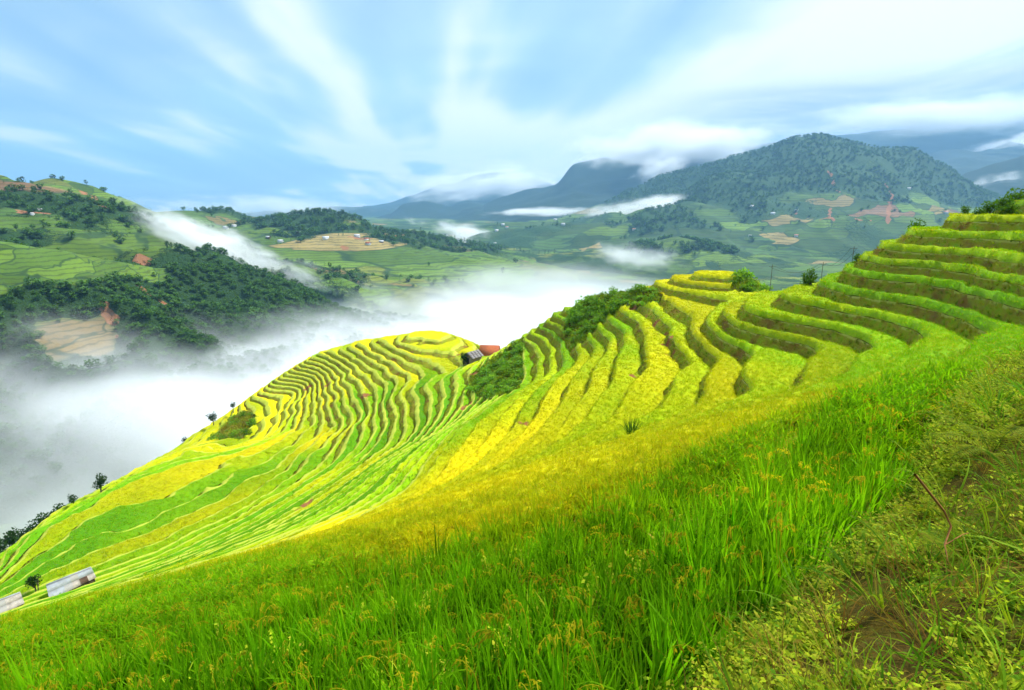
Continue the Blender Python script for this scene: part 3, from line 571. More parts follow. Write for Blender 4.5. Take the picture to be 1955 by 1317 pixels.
def blade(mb, x, y, h, az, lean, bend, w, segs=4, k=0.0, z0=0.0):
    """grass blade leaning towards az, drooping by `bend` at the tip"""
    d = np.array([math.cos(az), math.sin(az), 0]); side = np.array([-math.sin(az), math.cos(az), 0])
    tw = random.uniform(-.9, .9); side = side * math.cos(tw) + d * math.sin(tw)
    pts = []; p = np.array([x, y, z0], float); ang = lean
    for i in range(segs + 1):
        pts.append(p.copy()); ang = lean + bend * ((i + 1) / segs) ** 2
        p = p + (h / segs) * (d * math.sin(ang) + np.array([0, 0, 1]) * math.cos(ang))
    ws = [w * q for q in ([.55, .95, 1.0, .8, .5, .3][:segs] if segs > 2 else [.9, .8])] + [0]
    mb.strip(pts, ws, side, k)

def panicle(mb, x, y, h, az, size=.2, k=1.0, grains=16):
    """arching rice ear: thin stalk, then hanging branches of grain"""
    d = np.array([math.cos(az), math.sin(az), 0]); up = np.array([0, 0, 1.0]); s = np.cross(d, up)
    p = np.array([x, y, h * .55]); pts = [p.copy()]
    for i in range(3): p = p + up * h * .15 + d * h * .015 * (i + 1); pts.append(p.copy())
    arc = []; ang = .25
    for i in range(6): arc.append(p.copy()); ang += .42; p = p + size / 5 * (d * math.sin(ang) + up * math.cos(ang))
    mb.strip(pts + arc[1:], [.004] * 3 + [.004] * 5 + [0], s, k * .7)
    for i in range(grains):
        q = arc[min(5, 1 + i * 5 // grains)]; dr = np.array([random.gauss(0, .5), random.gauss(0, .5), -1.0]) + d * .7; dr /= np.linalg.norm(dr)
        mb.leaf(q + np.array([random.gauss(0, .006), random.gauss(0, .006), random.gauss(0, .01)]), dr, (random.gauss(0, 1), random.gauss(0, 1), .3), size * .24, .011, k, .6)

def leaf_material(name, ramp_k, tip, ripe_ramp=None, transl=.38, rough=.55, var=.35):
    """thin leaf: diffuse plus light coming through. colour from part id k, ripeness and a per-plant tint"""
    m, N = material(name)
    k = attr(N, 'k').outputs['Fac']; t = attr(N, 't').outputs['Fac']
    tint = attr(N, 'tint', 'INSTANCER').outputs['Fac']
    if ripe_ramp:
        rp = attr(N, 'ripe', 'INSTANCER').outputs['Fac']
        c = N.ramp(rp, ripe_ramp); c = N.mix(N.math('MULTIPLY', N.math('MULTIPLY', t, t), .35), c, tip)
        ear = N.ramp(rp, [(0, (.40, .34, .012)), (.5, (.50, .38, .008)), (1, (.58, .42, .008))])
        c = N.mix(N.math('GREATER_THAN', k, .5), c, ear)
        c = N.mix(N.math('GREATER_THAN', k, 1.5), c, (.32, .15, .012, 1))
    else:
        c = N.ramp(k, ramp_k); c = N.mix(N.math('MULTIPLY', t, .3), c, tip)
    f = N.maprange(tint, 0, 1, 1 - var, 1 + var, smooth=False)
    c = N.mix(1.0, c, N.vec(f, f, f), 'MULTIPLY')
    b = N.n('ShaderNodeBsdfPrincipled', ins={'Base Color': c, 'Roughness': rough}); b.inputs['Specular IOR Level'].default_value = .02
    tr = N.n('ShaderNodeBsdfTranslucent', ins={0: N.mix(1.0, c, (1.1, 1.15, .6, 1), 'MULTIPLY')})
    mx = N.n('ShaderNodeMixShader', ins={0: transl, 1: b, 2: tr}); N.n('ShaderNodeOutputMaterial', ins={0: mx}); return m

RICE_RAMP = [(0, (.125, .37, .003)), (.3, (.20, .41, .003)), (.6, (.36, .40, .003)), (1, (.64, .54, .004))]
M_rice = leaf_material('rice_leaf', None, (.20, .28, .008, 1), RICE_RAMP, transl=.55)
M_weed = leaf_material('weed_leaf', [(0, (.065, .19, .006)), (.35, (.13, .25, .008)), (.6, (.36, .42, .012)), (.85, (.30, .21, .03)), (1, (.20, .085, .02))], (.16, .22, .03, 1), var=.4)
M_bush = leaf_material('bush_leaf', [(0, (.06, .18, .012)), (.5, (.13, .30, .022)), (1, (.24, .40, .04))], (.17, .32, .025, 1), transl=.55, var=.5)
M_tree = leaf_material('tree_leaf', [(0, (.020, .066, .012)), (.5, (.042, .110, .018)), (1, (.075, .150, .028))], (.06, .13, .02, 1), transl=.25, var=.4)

def proto(mb, mat): return mb.build('plant_shape', mat, link=False)
def rice_near():
    mb = Mb()
    for i in range(28):
        a = random.uniform(0, 6.283); r = .05 * math.sqrt(random.random())
        blade(mb, r * math.cos(a), r * math.sin(a), random.uniform(.50, .78), a + random.gauss(0, .6), random.uniform(.02, .24), random.uniform(.05, .6) if random.random() < .9 else random.uniform(1.2, 2.0), random.uniform(.016, .025), 5)
    for i in range(random.choice((0, 0, 1, 2))):
        a = random.uniform(0, 6.283); panicle(mb, .03 * math.cos(a), .03 * math.sin(a), random.uniform(.60, .72), a, random.uniform(.13, .20), 1 if random.random() < .97 else 2)
    return proto(mb, M_rice)
def rice_mid():
    mb = Mb()
    for i in range(20):
        a = random.uniform(0, 6.283); r = .13 * math.sqrt(random.random())
        blade(mb, r * math.cos(a), r * math.sin(a), random.uniform(.6, .92), a, random.uniform(.05, .35), random.uniform(.1, 1.1), random.uniform(.018, .028), 3)
    for i in range(5):
        a = random.uniform(0, 6.283); b0 = random.uniform(.0, .12)
        blade(mb, b0 * math.cos(a), b0 * math.sin(a), .3, a, .5, 1.9, .04, 3, k=random.choice((1, 1, 1, 2)), z0=random.uniform(.56, .68))
    return proto(mb, M_rice)
def weed_grass(n=26, h=(.25, .6), w=.006, k0=0.2, droop=1.5):
    mb = Mb()
    for i in range(n):
        a = random.uniform(0, 6.283); r = .06 * math.sqrt(random.random())
        blade(mb, r * math.cos(a), r * math.sin(a), random.uniform(*h), a, random.uniform(.1, .8), random.uniform(.4, droop), w * random.uniform(.7, 1.4), 5, k=min(1, max(0, k0 + random.gauss(0, .12))))
    return proto(mb, M_weed)
def weed_herb(k0=.45, n=9, leaf=.028):
    mb = Mb()
    for i in range(n):
        a = random.uniform(0, 6.283); p = np.array([0, 0, 0.0]); d = np.array([math.cos(a), math.sin(a), random.uniform(.35, 1.1)]); d /= np.linalg.norm(d)
        L = random.uniform(.10, .26); pts = [p + d * L * q / 4 + np.array([0, 0, -.05 * (q / 4) ** 2]) for q in range(5)]
        mb.strip(pts, [.004, .004, .003, .003, 0], np.cross(d, (0, 0, 1)), k0)
        for q in range(10):
            c = pts[1 + q % 4] + np.random.default_rng(q + i * 31).normal(0, .012, 3); b = random.uniform(0, 6.283)
            mb.leaf(c, (math.cos(b) * .9, math.sin(b) * .9, .25), (random.gauss(0, .3), random.gauss(0, .3), 1), leaf * random.uniform(.6, 1.3), leaf * .55, min(1, max(0, k0 + random.gauss(0, .12))))
    return proto(mb, M_weed)
def bush_proto(r=.8, n=130, leaf=.16, mat=None, squash=.8, kk=.5):
    mb = Mb()
    for c in range(9):
        ca = random.uniform(0, 6.283); cr = r * .6 * math.sqrt(random.random()); cc = np.array([cr * math.cos(ca), cr * math.sin(ca), r * squash * random.uniform(.25, .85)]); rr = r * random.uniform(.3, .5); kc = random.gauss(kk, .2)
        for i in range(n // 9):
            v = np.random.default_rng(int(1e6 * random.random())).normal(0, 1, 3); v /= np.linalg.norm(v); v[2] = abs(v[2]) * .9 - .15
            p = cc + v * rr * random.uniform(.7, 1.05); d = v + np.array([random.gauss(0, .5), random.gauss(0, .5), random.gauss(-.2, .4)]); d /= np.linalg.norm(d)
            nrm = v * .6 + np.array([random.gauss(0, .4), random.gauss(0, .4), .6]); mb.leaf(p, d, nrm, leaf * random.uniform(.6, 1.3), leaf * .6, min(1, max(0, kc + random.gauss(0, .1))))
    return proto(mb, mat or M_bush)
def blob_tree(h, r, cone=False, clumps=26):
    """distant tree: clumps of leafage round a stem"""
    mb = Mb(); mb.tube([(0, 0, 0), (0, 0, h * .6)], [r * .09, r * .04], 4, 0)
    for i in range(clumps):
        u = random.random(); zz = h * (.2 + .8 * u); env = r * ((1.05 - u) if cone else math.sqrt(max(.08, 1 - (2 * u - 1) ** 2)) * (.8 + .2 * u)); a = random.uniform(0, 6.283); q = env * random.uniform(.5, 1.0)
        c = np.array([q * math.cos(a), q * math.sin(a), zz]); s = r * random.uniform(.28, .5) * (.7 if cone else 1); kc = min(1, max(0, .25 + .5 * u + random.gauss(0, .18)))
        for j in range(5):
            v = np.random.default_rng(int(1e6 * random.random())).normal(0, 1, 3); v /= np.linalg.norm(v)
            mb.leaf(c + v * s * .2, v * np.array([1, 1, .6]), (c / (np.linalg.norm(c) + 1e-6)) * .5 + np.array([random.gauss(0, .4), random.gauss(0, .4), .7]), s * 1.5, s * 1.2, kc)
    return proto(mb, M_tree)

def scatter(name, P, rot, scl, protos, ripe=None, tint=None, label=None):
    """ONE object of kind stuff: a point cloud that carries plants (nobody could count them)"""
    n = len(P)
    if n == 0: return
    me = bpy.data.meshes.new(name); me.vertices.add(n); me.vertices.foreach_set('co', np.asarray(P, np.float32).ravel())
    def add(a, v, ty='FLOAT'):
        d = me.attributes.new(a, ty, 'POINT').data
        d.foreach_set('vector' if ty == 'FLOAT_VECTOR' else 'value', np.asarray(v, np.int32 if ty == 'INT' else np.float32).ravel())
    add('rot', rot, 'FLOAT_VECTOR'); add('scl', scl, 'FLOAT_VECTOR'); add('pick', rng.integers(0, len(protos), n), 'INT')
    add('ripe', ripe if ripe is not None else np.zeros(n)); add('tint', tint if tint is not None else rng.random(n))
    o = bpy.data.objects.new(name, me); sc.collection.objects.link(o); o['kind'] = 'stuff'
    if label: o['label'] = label
    g = bpy.data.node_groups.new(name + '_growth', 'GeometryNodeTree')
    g.interface.new_socket('Geometry', in_out='INPUT', socket_type='NodeSocketGeometry'); g.interface.new_socket('Geometry', in_out='OUTPUT', socket_type='NodeSocketGeometry')
    gi = g.nodes.new('NodeGroupInput'); go = g.nodes.new('NodeGroupOutput'); L = g.links.new
    j = g.nodes.new('GeometryNodeJoinGeometry')
    for p in protos:
        oi = g.nodes.new('GeometryNodeObjectInfo'); oi.inputs['Object'].default_value = p; oi.inputs['As Instance'].default_value = True; L(oi.outputs['Geometry'], j.inputs[0])
    def na(a, ty):
        d = g.nodes.new('GeometryNodeInputNamedAttribute'); d.data_type = ty; d.inputs['Name'].default_value = a; return d.outputs[0]
    ip = g.nodes.new('GeometryNodeInstanceOnPoints'); L(gi.outputs[0], ip.inputs['Points']); L(j.outputs[0], ip.inputs['Instance'])
    ip.inputs['Pick Instance'].default_value = True; L(na('pick', 'INT'), ip.inputs['Instance Index'])
    er = g.nodes.new('FunctionNodeEulerToRotation'); L(na('rot', 'FLOAT_VECTOR'), er.inputs[0]); L(er.outputs[0], ip.inputs['Rotation']); L(na('scl', 'FLOAT_VECTOR'), ip.inputs['Scale'])
    L(ip.outputs[0], go.inputs[0]); md = o.modifiers.new('growth', 'NODES'); md.node_group = g
    return o

# --- sampling points on the hill's triangles
A3, B3, C3 = HV[HT[:, 0]], HV[HT[:, 1]], HV[HT[:, 2]]
HAREA = np.linalg.norm(np.cross(B3 - A3, C3 - A3), axis=1) / 2
TRI_R = np.hypot(cx, cyy); TRI_AZ = np.arctan2(cx, np.maximum(cyy, -5) + 2.5)
HH = to_steps(HZS, HX, HY)
def on_hill(sel, dens):
    ids = np.nonzero(sel)[0]; d = dens[ids] if np.ndim(dens) else dens
    cnt = np.floor(HAREA[ids] * d + rng.random(len(ids))).astype(int)
    t = np.repeat(ids, cnt); u = rng.random(len(t)); v = rng.random(len(t)); m = u + v > 1; u[m] = 1 - u[m]; v[m] = 1 - v[m]
    W = np.stack([1 - u - v, u, v], 1); P = (HV[HT[t]] * W[:, :, None]).sum(1)
    f = lambda a: (a[HT[t]] * W).sum(1)
    return P, t, f
view = (np.abs(TRI_AZ) < R(52)) & (cyy > -1)
def slope_margin(t, f):
    """metres from the outer lip of the field"""
    a, b, c = HH[HT[t, 0]], HH[HT[t, 1]], HH[HT[t, 2]]
    p, q, r = HV[HT[t, 0]][:, :2], HV[HT[t, 1]][:, :2], HV[HT[t, 2]][:, :2]
    det = (q[:, 0] - p[:, 0]) * (r[:, 1] - p[:, 1]) - (r[:, 0] - p[:, 0]) * (q[:, 1] - p[:, 1])
    gx = ((b - a) * (r[:, 1] - p[:, 1]) - (c - a) * (q[:, 1] - p[:, 1])) / (det + 1e-12); gy = ((c - a) * (q[:, 0] - p[:, 0]) - (b - a) * (r[:, 0] - p[:, 0])) / (det + 1e-12)
    return (f(HH) - LEVELS[HLEV[t]]) / (np.hypot(gx, gy) + 1e-3)

def rice(name, sel, dens, protos, s0, s1, label, tilt=.08, lip=.16):
    P, t, f = on_hill(sel, dens); keep = (slope_margin(t, f) > lip) & (f(SOIL_V) < .5) & (f(HHEEL) > .85)
    P = P[keep]; rp = f(RIPE_V)[keep]
    # transplanted by hand: one clump per place in wavering rows
    a = R(28); gx_, gy_ = (P[:, 0] * math.cos(a) + P[:, 1] * math.sin(a)) / .205, (P[:, 1] * math.cos(a) - P[:, 0] * math.sin(a)) / .185
    wv = .35 * vnoise(P[:, 0] / 2.2, P[:, 1] / 2.2, 5); gx_ = gx_ + wv; ci, cj = np.floor(gx_), np.floor(gy_)
    _, first = np.unique(ci * 100003 + cj, return_index=True); P, rp, ci, cj, wv = P[first], rp[first], ci[first], cj[first], wv[first]; n = len(P)
    U = (ci + .5 - wv + rng.normal(0, .12, n)) * .205; Vv = (cj + .5 + rng.normal(0, .12, n)) * .185
    P[:, 0] = U * math.cos(a) - Vv * math.sin(a); P[:, 1] = U * math.sin(a) + Vv * math.cos(a)
    patch = fbm(P[:, 0] / 1.3, P[:, 1] / 1.3, 3, 91)
    rot = np.stack([rng.normal(0, tilt, n), rng.normal(0, tilt, n), rng.uniform(0, 6.283, n)], 1)
    s = rng.uniform(s0, s1, n) * (1 + .10 * patch); scl = np.stack([s, s, s * rng.uniform(.88, 1.1, n)], 1)
    rp = np.clip(rp + .12 * patch + rng.normal(0, .06, n), 0, 1)
    print(name, n); scatter(name, P, rot, scl, protos, rp, np.clip(.5 + .45 * patch + rng.normal(0, .22, n), 0, 1), label)
field = ~HBANK & ~tri_off & view & ~((cx > 2) & (HZS[HT].mean(1) > -2.35) & (TRI_R < 30))
rice('rice_crop', field & (TRI_R < 9.6), 110.0, [rice_near() for i in range(8)], .92, 1.12, 'tall green rice plants with ripening ears close by')
# beyond that the crop closes to one even canopy, with the blade tips standing out of it
def canopy_material():
    m, N = material('rice_canopy')
    rp = attr(N, 'ripe').outputs['Fac']; pos = N.n('ShaderNodeNewGeometry').outputs['Position']
    n = N.noise(pos, 5.0, 4, .7); n2 = N.noise(pos, .55, 3, .6)
    r2 = N.math('ADD', rp, N.math('ADD', N.math('MULTIPLY', N.math('SUBTRACT', n, .5), .28), N.math('MULTIPLY', N.math('SUBTRACT', n2, .5), .25)))
    c = N.ramp(r2, [(0, (.085, .25, .003)), (.3, (.17, .34, .003)), (.6, (.36, .40, .003)), (1, (.60, .51, .004))]); f = N.math('ADD', N.maprange(n, .2, .8, .8, 1.15, smooth=False), N.math('MULTIPLY', attr(N, 'tone').outputs['Fac'], .24)); c = N.mix(1.0, c, N.vec(f, f, f), 'MULTIPLY')
    # pale strip along each lip: sunlit edge plants painted into the crop colour
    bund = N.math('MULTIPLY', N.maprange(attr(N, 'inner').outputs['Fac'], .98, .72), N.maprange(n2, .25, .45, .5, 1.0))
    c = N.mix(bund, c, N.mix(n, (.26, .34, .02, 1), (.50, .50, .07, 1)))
    c = N.mix(N.maprange(N.math('ADD', attr(N, 'soil').outputs['Fac'], N.math('MULTIPLY', N.math('SUBTRACT', n, .5), .4)), .4, .55), c, (.26, .11, .045, 1))
    bm = N.n('ShaderNodeBump', ins={'Strength': .4, 'Distance': .12, 'Height': N.noise(pos, 11, 4, .7)})
    b = N.n('ShaderNodeBsdfPrincipled', ins={'Base Color': c, 'Roughness': .8, 'Normal': bm.outputs[0]}); b.inputs['Specular IOR Level'].default_value = .05
    N.n('ShaderNodeOutputMaterial', ins={0: b}); return m
CAN_H = .58 * sstep(6.5, 9.5, HR) * (1 - sstep(.05, .5, SOIL_V))
HCAN = HV.copy()
HCAN[:, 2] += CAN_H * (.06 + .94 * sstep(.08, .5, HIN)) * (.45 + .55 * HHEEL) + sstep(6.5, 9.5, HR) * (.05 * vnoise(HX * 1.3, HY * 1.3, 71))
def canopy():
    sel = ~HBANK & ~tri_off & (TRI_R > 7.4) & ~((cx > 2) & (HZS[HT].mean(1) > -2.35) & (TRI_R < 30)) & (np.abs(TRI_AZ) < R(62)) & (HOFF[HT].max(1) < .9) & ((TRI_R > 14) | (HHEEL[HT].min(1) > .8))
    T = HT[sel]; used, inv = np.unique(T, return_inverse=True)
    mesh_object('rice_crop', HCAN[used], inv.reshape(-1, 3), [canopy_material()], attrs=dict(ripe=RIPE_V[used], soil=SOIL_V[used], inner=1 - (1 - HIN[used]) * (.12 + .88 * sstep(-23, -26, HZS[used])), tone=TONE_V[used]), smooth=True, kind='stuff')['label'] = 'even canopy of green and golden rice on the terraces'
canopy()
def sprig(n, h, w, spread, ears):
    mb = Mb()
    for i in range(n):
        a = random.uniform(0, 6.283); r = spread * math.sqrt(random.random())
        blade(mb, r * math.cos(a), r * math.sin(a), h * random.uniform(.7, 1.2), random.uniform(0, 6.283), random.uniform(.1, .6), random.uniform(.2, 1.3), w, 3, z0=-.08)
    for i in range(ears):
        a = random.uniform(0, 6.283); r = spread * math.sqrt(random.random())
        blade(mb, r * math.cos(a), r * math.sin(a), h * .8, a, .6, 1.6, w * 1.2, 2, k=1, z0=-.02)
    return proto(mb, M_rice)
def sprigs(sel, dens, protos, label):
    P, t, f = on_hill(sel, dens); keep = (f(SOIL_V) < .4) & (f(HIN) > np.where(f(HZS) > -24, .45, .97)); P = P[keep]; n = len(P)
    z = f(HCAN[:, 2])[keep]; P[:, 2] = z; rp = f(RIPE_V)[keep]; patch = fbm(P[:, 0] / 1.5, P[:, 1] / 1.5, 3, 93)
    s = rng.uniform(.8, 1.15, n); rp = np.clip(rp + .05 * patch + rng.normal(0, .05, n), 0, 1); print('sprigs', n)
    scatter('rice_crop', P, np.stack([0 * s, 0 * s, rng.uniform(0, 6.283, n)], 1), np.stack([s, s, s], 1), protos, rp, np.clip(.5 + .15 * patch + rng.normal(0, .14, n), 0, 1), label)
inn = field & (HOFF[HT].max(1) < .5)
sprigs(inn & (TRI_R > 7.8) & (TRI_R < 52), np.interp(TRI_R, [7.8, 18, 52], [70, 28, 9]), [sprig(14, .30, .016, .16, 4) for i in range(6)], 'blade tips of the rice in the bowl')
sprigs(inn & (TRI_R > 52) & (TRI_R < 125), np.interp(TRI_R, [52, 125], [6, 2.2]), [sprig(14, .24, .04, .30, 5) for i in range(6)], 'blade tips of the rice on the far terraces')

# the outermost row of plants on each lip shows its full height
P, t, f = on_hill(inn & (TRI_R > 8) & (TRI_R < 75) & (HIN[HT].mean(1) < .93), np.interp(TRI_R, [8, 30, 75], [46, 34, 14])); keep = (f(HIN) > .35) & (f(HHEEL) > .3) & (f(SOIL_V) < .3)
P = P[keep]; n = len(P); s_ = rng.uniform(.75, 1.05, n); print('lip rice', n)
scatter('rice_crop', P, np.stack([rng.normal(0, .12, n), rng.normal(0, .12, n), rng.uniform(0, 6.283, n)], 1), np.stack([s_, s_, s_], 1), [sprig(16, .66, .022, .10, 3) for i in range(6)], np.clip(f(RIPE_V)[keep] - .05 + rng.normal(0, .07, n), 0, 1), rng.normal(.5, .22, n).clip(0, 1), 'outermost rice plants along the terrace lips')

# --- short grass on the banks, weeds on bunds and beside the path
def grass(name, sel, dens, protos, s0, s1, label, tint=None, tilt=.35, mask=None):
    P, t, f = on_hill(sel, dens); keep = f(SOIL_V) < .45
    if mask: keep &= mask(P[:, 0], P[:, 1]) + rng.normal(0, .12, len(P)) > 0
    P = P[keep]; n = len(P)
    rot = np.stack([rng.normal(0, tilt, n), rng.normal(0, tilt, n), rng.uniform(0, 6.283, n)], 1); s = rng.uniform(s0, s1, n)
    patch = fbm(P[:, 0] / .9, P[:, 1] / .9, 3, 17)
    print(name, n); scatter(name, P, rot, np.stack([s, s, s], 1), protos, None, np.clip((tint or .45) + .5 * patch + rng.normal(0, .2, n), 0, 1), label)
bank_g = [weed_grass(18, (.16, .36), .02, k, 1.6) for k in (.2, .4, .55, .75, .9, .6)]
grass('bank_grass', HBANK & ~tri_off & view & (TRI_R < 110) & (TRI_R > 9), np.interp(TRI_R, [9, 40, 110], [12, 6, 2.2]), bank_g, .6, 1.2, 'short rough grass on the terrace banks')
W1 = [weed_grass(20, (.12, .38), .0075, k, 1.9) for k in (.15, .3, .45, .2, .5)]
W2 = [weed_herb(k, 11, .034) for k in (.5, .58, .62, .35)]
W3 = [weed_grass(16, (.2, .5), .005, k, 2.3) for k in (.85, .95)]
verge = ((HOFF[HT].max(1) > .5) | ((cx > -.5) & (TRI_R < 24) & (HZS[HT].mean(1) > np.where(HBANK, -3.1, -2.35)))) & view & (TRI_R < 22) & (cx > -4)
vd = np.interp(TRI_R, [0, 6, 22], [42, 30, 8])
grass('verge_grass', verge & ~HBANK, vd * .85, W1, .7, 1.25, 'long tangled grass on the path verge', tilt=.5, mask=lambda x, y: fbm(x / .8, y / .8, 3, 201) + .18)
grass('creeping_weeds', verge & (TRI_R < 12), vd * 2.0, W2, .7, 1.3, 'small leaved creeping weeds on the path verge', .6, mask=lambda x, y: fbm(x / .7, y / .7, 3, 202) + .12)
grass('dry_grass', verge & (TRI_R < 12), vd * .32, W3, .7, 1.3, 'brown withered grass lying on the path verge', tilt=.7, mask=lambda x, y: .12 - fbm(x / .7, y / .7, 3, 202))
W4 = [weed_grass(9, (.3, .55), .016, k, 1.7) for k in (.1, .3)]
grass('broad_grass', verge & (TRI_R < 10), 3.0, W4, .7, 1.2, 'broad bladed grass on the path verge', .7, tilt=.3)

grass('bund_weeds', field & (TRI_R < 13) & (HIN[HT].mean(1) < .95) & (HZS[HT].mean(1) < -3.0), 55.0, [weed_herb(k, 12, .036) for k in (.55, .6, .65)] + [weed_grass(14, (.14, .3), .008, .55, 1.6)], 1.1, 1.8, 'light yellow green weeds along the bund between two near fields', .8)

# --- bushes on the unterraced slopes
BUSH = [bush_proto(random.uniform(.7, 1.0), 150, .27, None, .85, k) for k in (.45, .6, .75, .9, .6)]
def bushes(sel, dens, s0, s1, label):
    P, t, f = on_hill(sel, dens); n = len(P); s = rng.uniform(s0, s1, n) * (1 + .35 * fbm(P[:, 0] / 4, P[:, 1] / 4, 2, 33))
    print('bushes', n); scatter('shrubbery', P - np.array([0, 0, .12]), np.stack([rng.normal(0, .15, n), rng.normal(0, .15, n), rng.uniform(0, 6.283, n)], 1), np.stack([s, s, s * rng.uniform(.7, 1.2, n)], 1), BUSH, None, np.clip(.5 + .5 * fbm(P[:, 0] / 3, P[:, 1] / 3, 3, 35) + rng.normal(0, .15, n), 0, 1), label)
wildtri = (HOFF[HT].mean(1) > .45) & (np.abs(TRI_AZ) < R(55))
mid_wild = wildtri & (TRI_R > 60) & (HZS[HT].mean(1) > -34) & (cx > -12)
bushes(mid_wild, .48, .6, 1.5, 'leafy green bushes on the steep slopes between the terraces')
bushes(wildtri & (TRI_R > 60) & ~mid_wild & (TRI_R < 170) & (HZS[HT].mean(1) > -75), .10, .8, 1.9, 'dark scrub on the steep slope below the lowest fields')
weedy = [weed_grass(20, (.3, .7), .04, k, 1.6) for k in (.3, .45, .6)]
grass('bank_grass', mid_wild | (wildtri & (TRI_R > 22) & (TRI_R < 70)), 5.0, weedy, .7, 1.2, 'rough grass on the unterraced slope')

SHACK = [(-47.1, 49.2, -36.9), (-44.72, 52.09, -36.9), (-43.9, 51.51, -37.75), (-45.95, 48.02, -37.75)]
SHACK_EDGE = [(-51.24, 46.28, -37.2), (-49.19, 48.47, -37.2), (-48.3, 47.75, -37.9), (-49.9, 44.87, -37.9)]
LONE = [(-66.57, 126, -47.13, 2.82, 0.75), (-69.68, 122.5, -48.83, 2.93, 0.91), (-74.67, 119, -51.78, 1.11, 0.78), (-66.21, 82, -43.81, 2.7, 0.92), (-68.39, 79, -44.55, 1.48, 0.73), (-50.62, 51.6, -39.63, 2.07, 0.8), (-9.85, 110, -31.03, 2.68, 1.06)]
SCRUB_TREES = [(-79.18, 88, -52.89, 2.51, 1.19), (-81.16, 88, -54.5, 2.39, 1.37), (-87.49, 92, -59.23, 4.01, 1.44), (-89.5, 92, -60.49, 3.87, 1.25), (-95.37, 95, -64.31, 5.07, 1.49), (-94.34, 92, -63.75, 3.88, 1.26), (-99.8, 95, -68.14, 6.88, 1.5), (-87.08, 88, -58.96, 3.04, 1.02)]
HUT = (-8.1, 111.5, -30.72)
ORANGE = (-4.9, 120.0, -32.1)
LOW_HOUSE = (-95.18, 95, -64.16, 3.46, 1.2)
POLES = [(31.06, 67, -10.77, 4.4, 0.09), (37.63, 68, -10.87, 4.72, 0.09), (37.47, 62, -7.63, 3.73, 0.09)]
KNOLL = [(42.87, 49, 0.51, 0.96, 1.02), (41.34, 48.5, 0.12, 0.91, 0.88), (39.98, 48, -0.27, 0.94, 0.78), (39.77, 46, -0.33, 0.98, 0.84), (38.64, 47.5, -0.69, 0.98, 0.52)]
TIP_BUSH = [(39.11, 55, -2.33, 1.4, 0.86), (33.8, 55, -4.83, 0.67, 0.66), (39.44, 50, -0.58, 0.93, 0.45), (31.1, 58, -7.65, 1.75, 0.6), (31.04, 59, -8.02, 1.48, 0.72), (30.72, 57.5, -7.62, 0.92, 0.59)]
TUFT = (7.25, 31.73, -13.43)
FAR_HOUSES = [(-534.9, 1066.0, -34.6, 9, 0), (-533.4, 1096.0, -32.1, 8, 0), (-392.0, 961.5, -54.2, 9, 0), (-325.5, 993.0, -50.6, 10, 0), (-275.5, 1012.0, -47.4, 9, 0), (-237.8, 937.5, -56.3, 8, 1), (-223.2, 969.0, -54.8, 7, 2), (-110.1, 1288.0, -74.9, 8, 0), (-250.7, 979.5, -50.9, 7, 1), (-51.6, 1720.0, -100.2, 7, 0), (-419.6, 978.0, -48.0, 7, 2), (-455.9, 555.0, -0.5, 3.4, 0), (-436.2, 522.0, -4.3, 3, 0), (745.4, 1492.0, -68.1, 9, 3), (664.8, 1588.0, -72.3, 8, 0), (778.4, 1714.0, -13.2, 11, 0), (760.9, 1828.0, 9.4, 10, 0), (1235.0, 1636.0, -9.6, 11, 3), (1374.3, 2008.0, 69.2, 10, 0), (-36.1, 2248.0, -59.1, 12, 0), (-19.4, 2224.0, -68.8, 11, 3), (-51.2, 1888.0, -69.5, 11, 0), (177.4, 2350.0, -41.7, 12, 0), (163.4, 1828.0, -47.5, 11, 0), (-386.0, 1030.0, -41.4, 7, 2), (362.3, 1696.0, -58.7, 9, 3), (871.6, 1762.0, -4.7, 9, 0)]
SKYLINE = [(-538.64, 640.0, 26.92, 5.5), (-338.7, 556.5, -36.8, 7), (-336.0, 558.0, -37.4, 6), (-604.42, 770.0, 39.05, 4), (-605.7, 765.0, 36.81, 3)]
RIDGE_PINES = [(-223.57, 1230.0, -52.81, 11), (-212.17, 1239.0, -55.16, 13), (-200.58, 1248.0, -57.53, 15), (-194.57, 1257.0, -59.94, 12), (-182.62, 1266.0, -62.38, 14), (-176.35, 1275.0, -64.84, 11), (-164.04, 1284.0, -67.34, 13), (-151.53, 1293.0, -69.87, 15), (-144.89, 1302.0, -74.79, 12), (-132.02, 1311.0, -77.4, 14), (-125.05, 1320.0, -80.03, 11), (-111.82, 1329.0, -82.7, 13), (-98.39, 1338.0, -85.4, 15), (-90.99, 1347.0, -88.12, 12), (-77.19, 1356.0, -90.88, 14), (-69.52, 1365.0, -93.67, 11), (-55.37, 1374.0, -96.49, 13), (-41.01, 1383.0, -99.34, 15), (-32.91, 1392.0, -102.22, 12), (-18.19, 1401.0, -105.13, 14), (-9.81, 1410.0, -108.07, 11), (5.27, 1419.0, -111.04, 13), (20.55, 1428.0, -114.04, 15), (29.36, 1437.0, -117.07, 12), (45.01, 1446.0, -120.14, 14), (54.1, 1455.0, -123.23, 11), (70.11, 1464.0, -126.36, 13), (86.33, 1473.0, -129.51, 15), (95.85, 1482.0, -132.7, 12), (112.43, 1491.0, -135.92, 14)]
FERN = (4.35, 4.7, -2.2)
STEM = [(1.8, 2.29, -1.15), (2.58, 3.01, -1.75), (2.64, 3.01, -1.85), (2.52, 2.89, -1.9), (2.49, 2.81, -1.95)]
